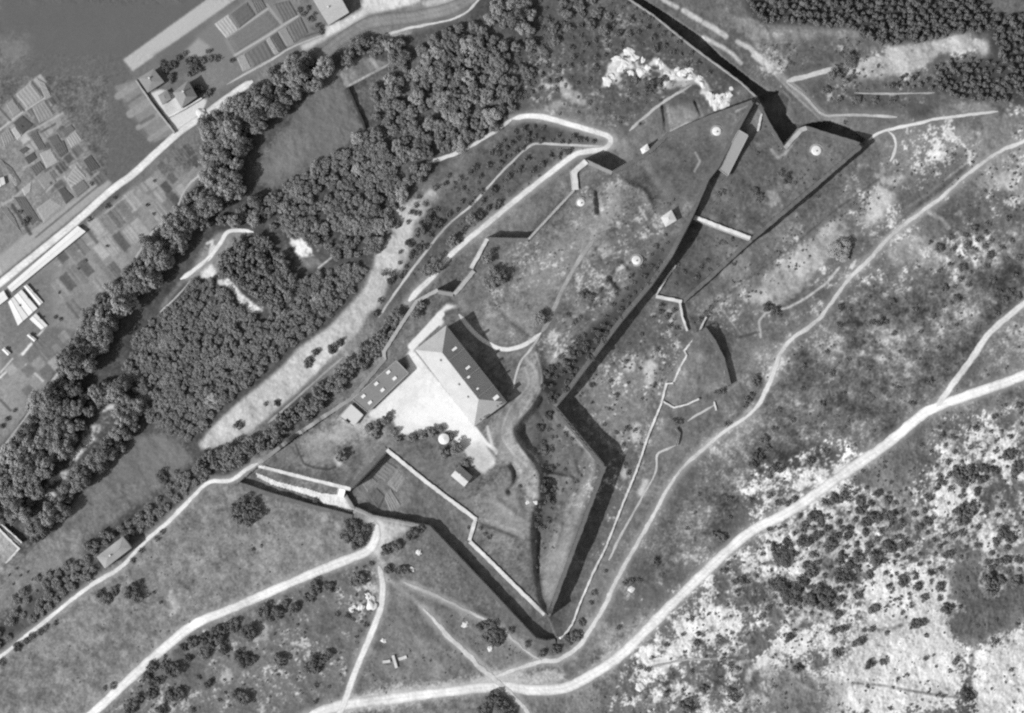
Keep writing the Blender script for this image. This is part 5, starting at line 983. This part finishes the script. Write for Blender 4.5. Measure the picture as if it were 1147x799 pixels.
# tiny tufts of scrub spread over the heath and limestone
tiny = []; r = random.Random(5)
def sprinkle(poly, n, r0, r1):
    a = np.array(poly); u0, v0 = a.min(0); u1, v1 = a.max(0); sl = bbox(poly, 1); mk = pmask(poly, sl); k = 0; tries = 0
    while k < n and tries < n*30:
        tries += 1; u, v = r.uniform(u0, u1), r.uniform(v0, v1); i, j = int(v)+PAD-sl[0].start, int(u)+PAD-sl[1].start
        if not (0 <= i < mk.shape[0] and 0 <= j < mk.shape[1]) or mk[i, j] < .5 or noveg[int(v)+PAD, int(u)+PAD] > .2: continue
        if N4[int(v)+PAD, int(u)+PAD] < r.gauss(-.1, .8): continue
        rad = r0+(r1-r0)*r.random()**2.2; tiny.append([u, v, rad, rad*.5]); k += 1
sprinkle([(840,600),(960,525),(1060,460),(1147,440),(1147,650),(1060,700),(960,690),(880,740),(760,760),(770,680)], 520, .9, 3.2)
sprinkle([(640,799),(700,745),(860,700),(1000,680),(1147,640),(1147,799)], 260, .7, 2.4)
sprinkle([(860,400),(960,310),(1147,240),(1147,420),(1000,490),(850,560)], 200, .6, 2.2)
sprinkle([(640,450),(700,380),(760,340),(770,380),(735,450),(700,560),(680,520)], 150, .7, 2.0)
sprinkle([(110,799),(200,720),(300,675),(410,630),(420,690),(380,790)], 240, .8, 3.0); sprinkle([(400,790),(430,640),(560,700),(600,740),(540,770)], 80, .7, 2.0)
sprinkle([(560,20),(700,0),(800,90),(760,100),(690,145),(600,120)], 200, .8, 2.8); sprinkle([(500,200),(590,165),(670,165),(580,215),(480,300),(440,330)], 160, .9, 2.8)
sprinkle([(850,50),(960,40),(1000,90),(1050,110),(1000,125),(905,110)], 110, .9, 2.8); sprinkle([(770,365),(840,290),(968,165),(1030,190),(860,330)], 170, .7, 2.2)
sprinkle([(420,170),(560,150),(580,20),(640,10),(600,100),(560,140)], 120, 1.2, 3.5); sprinkle([(600,460),(640,480),(660,530),(610,640),(595,560)], 70, .9, 2.6)
sprinkle([(540,330),(600,250),(700,190),(800,140),(700,330),(620,400)], 120, .6, 1.8); sprinkle([(850,130),(960,165),(830,290),(760,330),(780,250)], 110, .6, 2.0); sprinkle([(1010,190),(1147,130),(1147,240),(1060,260)], 110, .8, 2.4)
sprinkle([(20,740),(130,640),(280,550),(380,590),(240,690),(110,780)], 130, .5, 1.5)
stuff(mass('scrub', s2+tiny, SHR, BUSH, (1.0, .45, .5)), 'dark low scrub tufts dotted over the dry turf and limestone', 'scrub')
# ------------------------------------------------------------------ camera, sun, sky
cam = bpy.data.cameras.new('camera'); co = link('camera', cam); co.location = (0, 0, HC); cam.sensor_width = 36; cam.lens = 36*HC/(1147*S); cam.clip_start = 10; cam.clip_end = 30000; SC.camera = co
SUN_EL = math.radians(40); d = Vector((.875*math.cos(SUN_EL), .484*math.cos(SUN_EL), -math.sin(SUN_EL)))
sl_ = bpy.data.lights.new('sun', 'SUN'); sl_.energy = 3.0; sl_.angle = math.radians(.53); sl_.color = (1, 1, 1); so = link('sun', sl_); so.rotation_euler = d.to_track_quat('-Z', 'Y').to_euler(); so.location = (-300, -160, 400)
w = bpy.data.worlds.new('World'); SC.world = w; w.use_nodes = True; nt = w.node_tree; bg = nt.nodes['Background']; sky = nt.nodes.new('ShaderNodeTexSky'); sky.sky_type = 'NISHITA'; sky.sun_disc = False; sky.sun_elevation = SUN_EL; sky.sun_rotation = math.atan2(-.875, -.484); sky.altitude = 500
bw = nt.nodes.new('ShaderNodeRGBToBW'); nt.links.new(sky.outputs[0], bw.inputs[0]); nt.links.new(bw.outputs[0], bg.inputs[0]); bg.inputs[1].default_value = .12
SC.view_settings.view_transform = 'Standard'; SC.view_settings.look = 'None'; SC.view_settings.gamma = 1; SC.view_settings.exposure = 1.17
SC.render.engine = 'CYCLES'; SC.cycles.pixel_filter_type = 'BLACKMAN_HARRIS'; SC.cycles.filter_width = 2.3; SC.cycles.max_bounces = 4; SC.cycles.diffuse_bounces = 4; SC.cycles.use_denoising = False
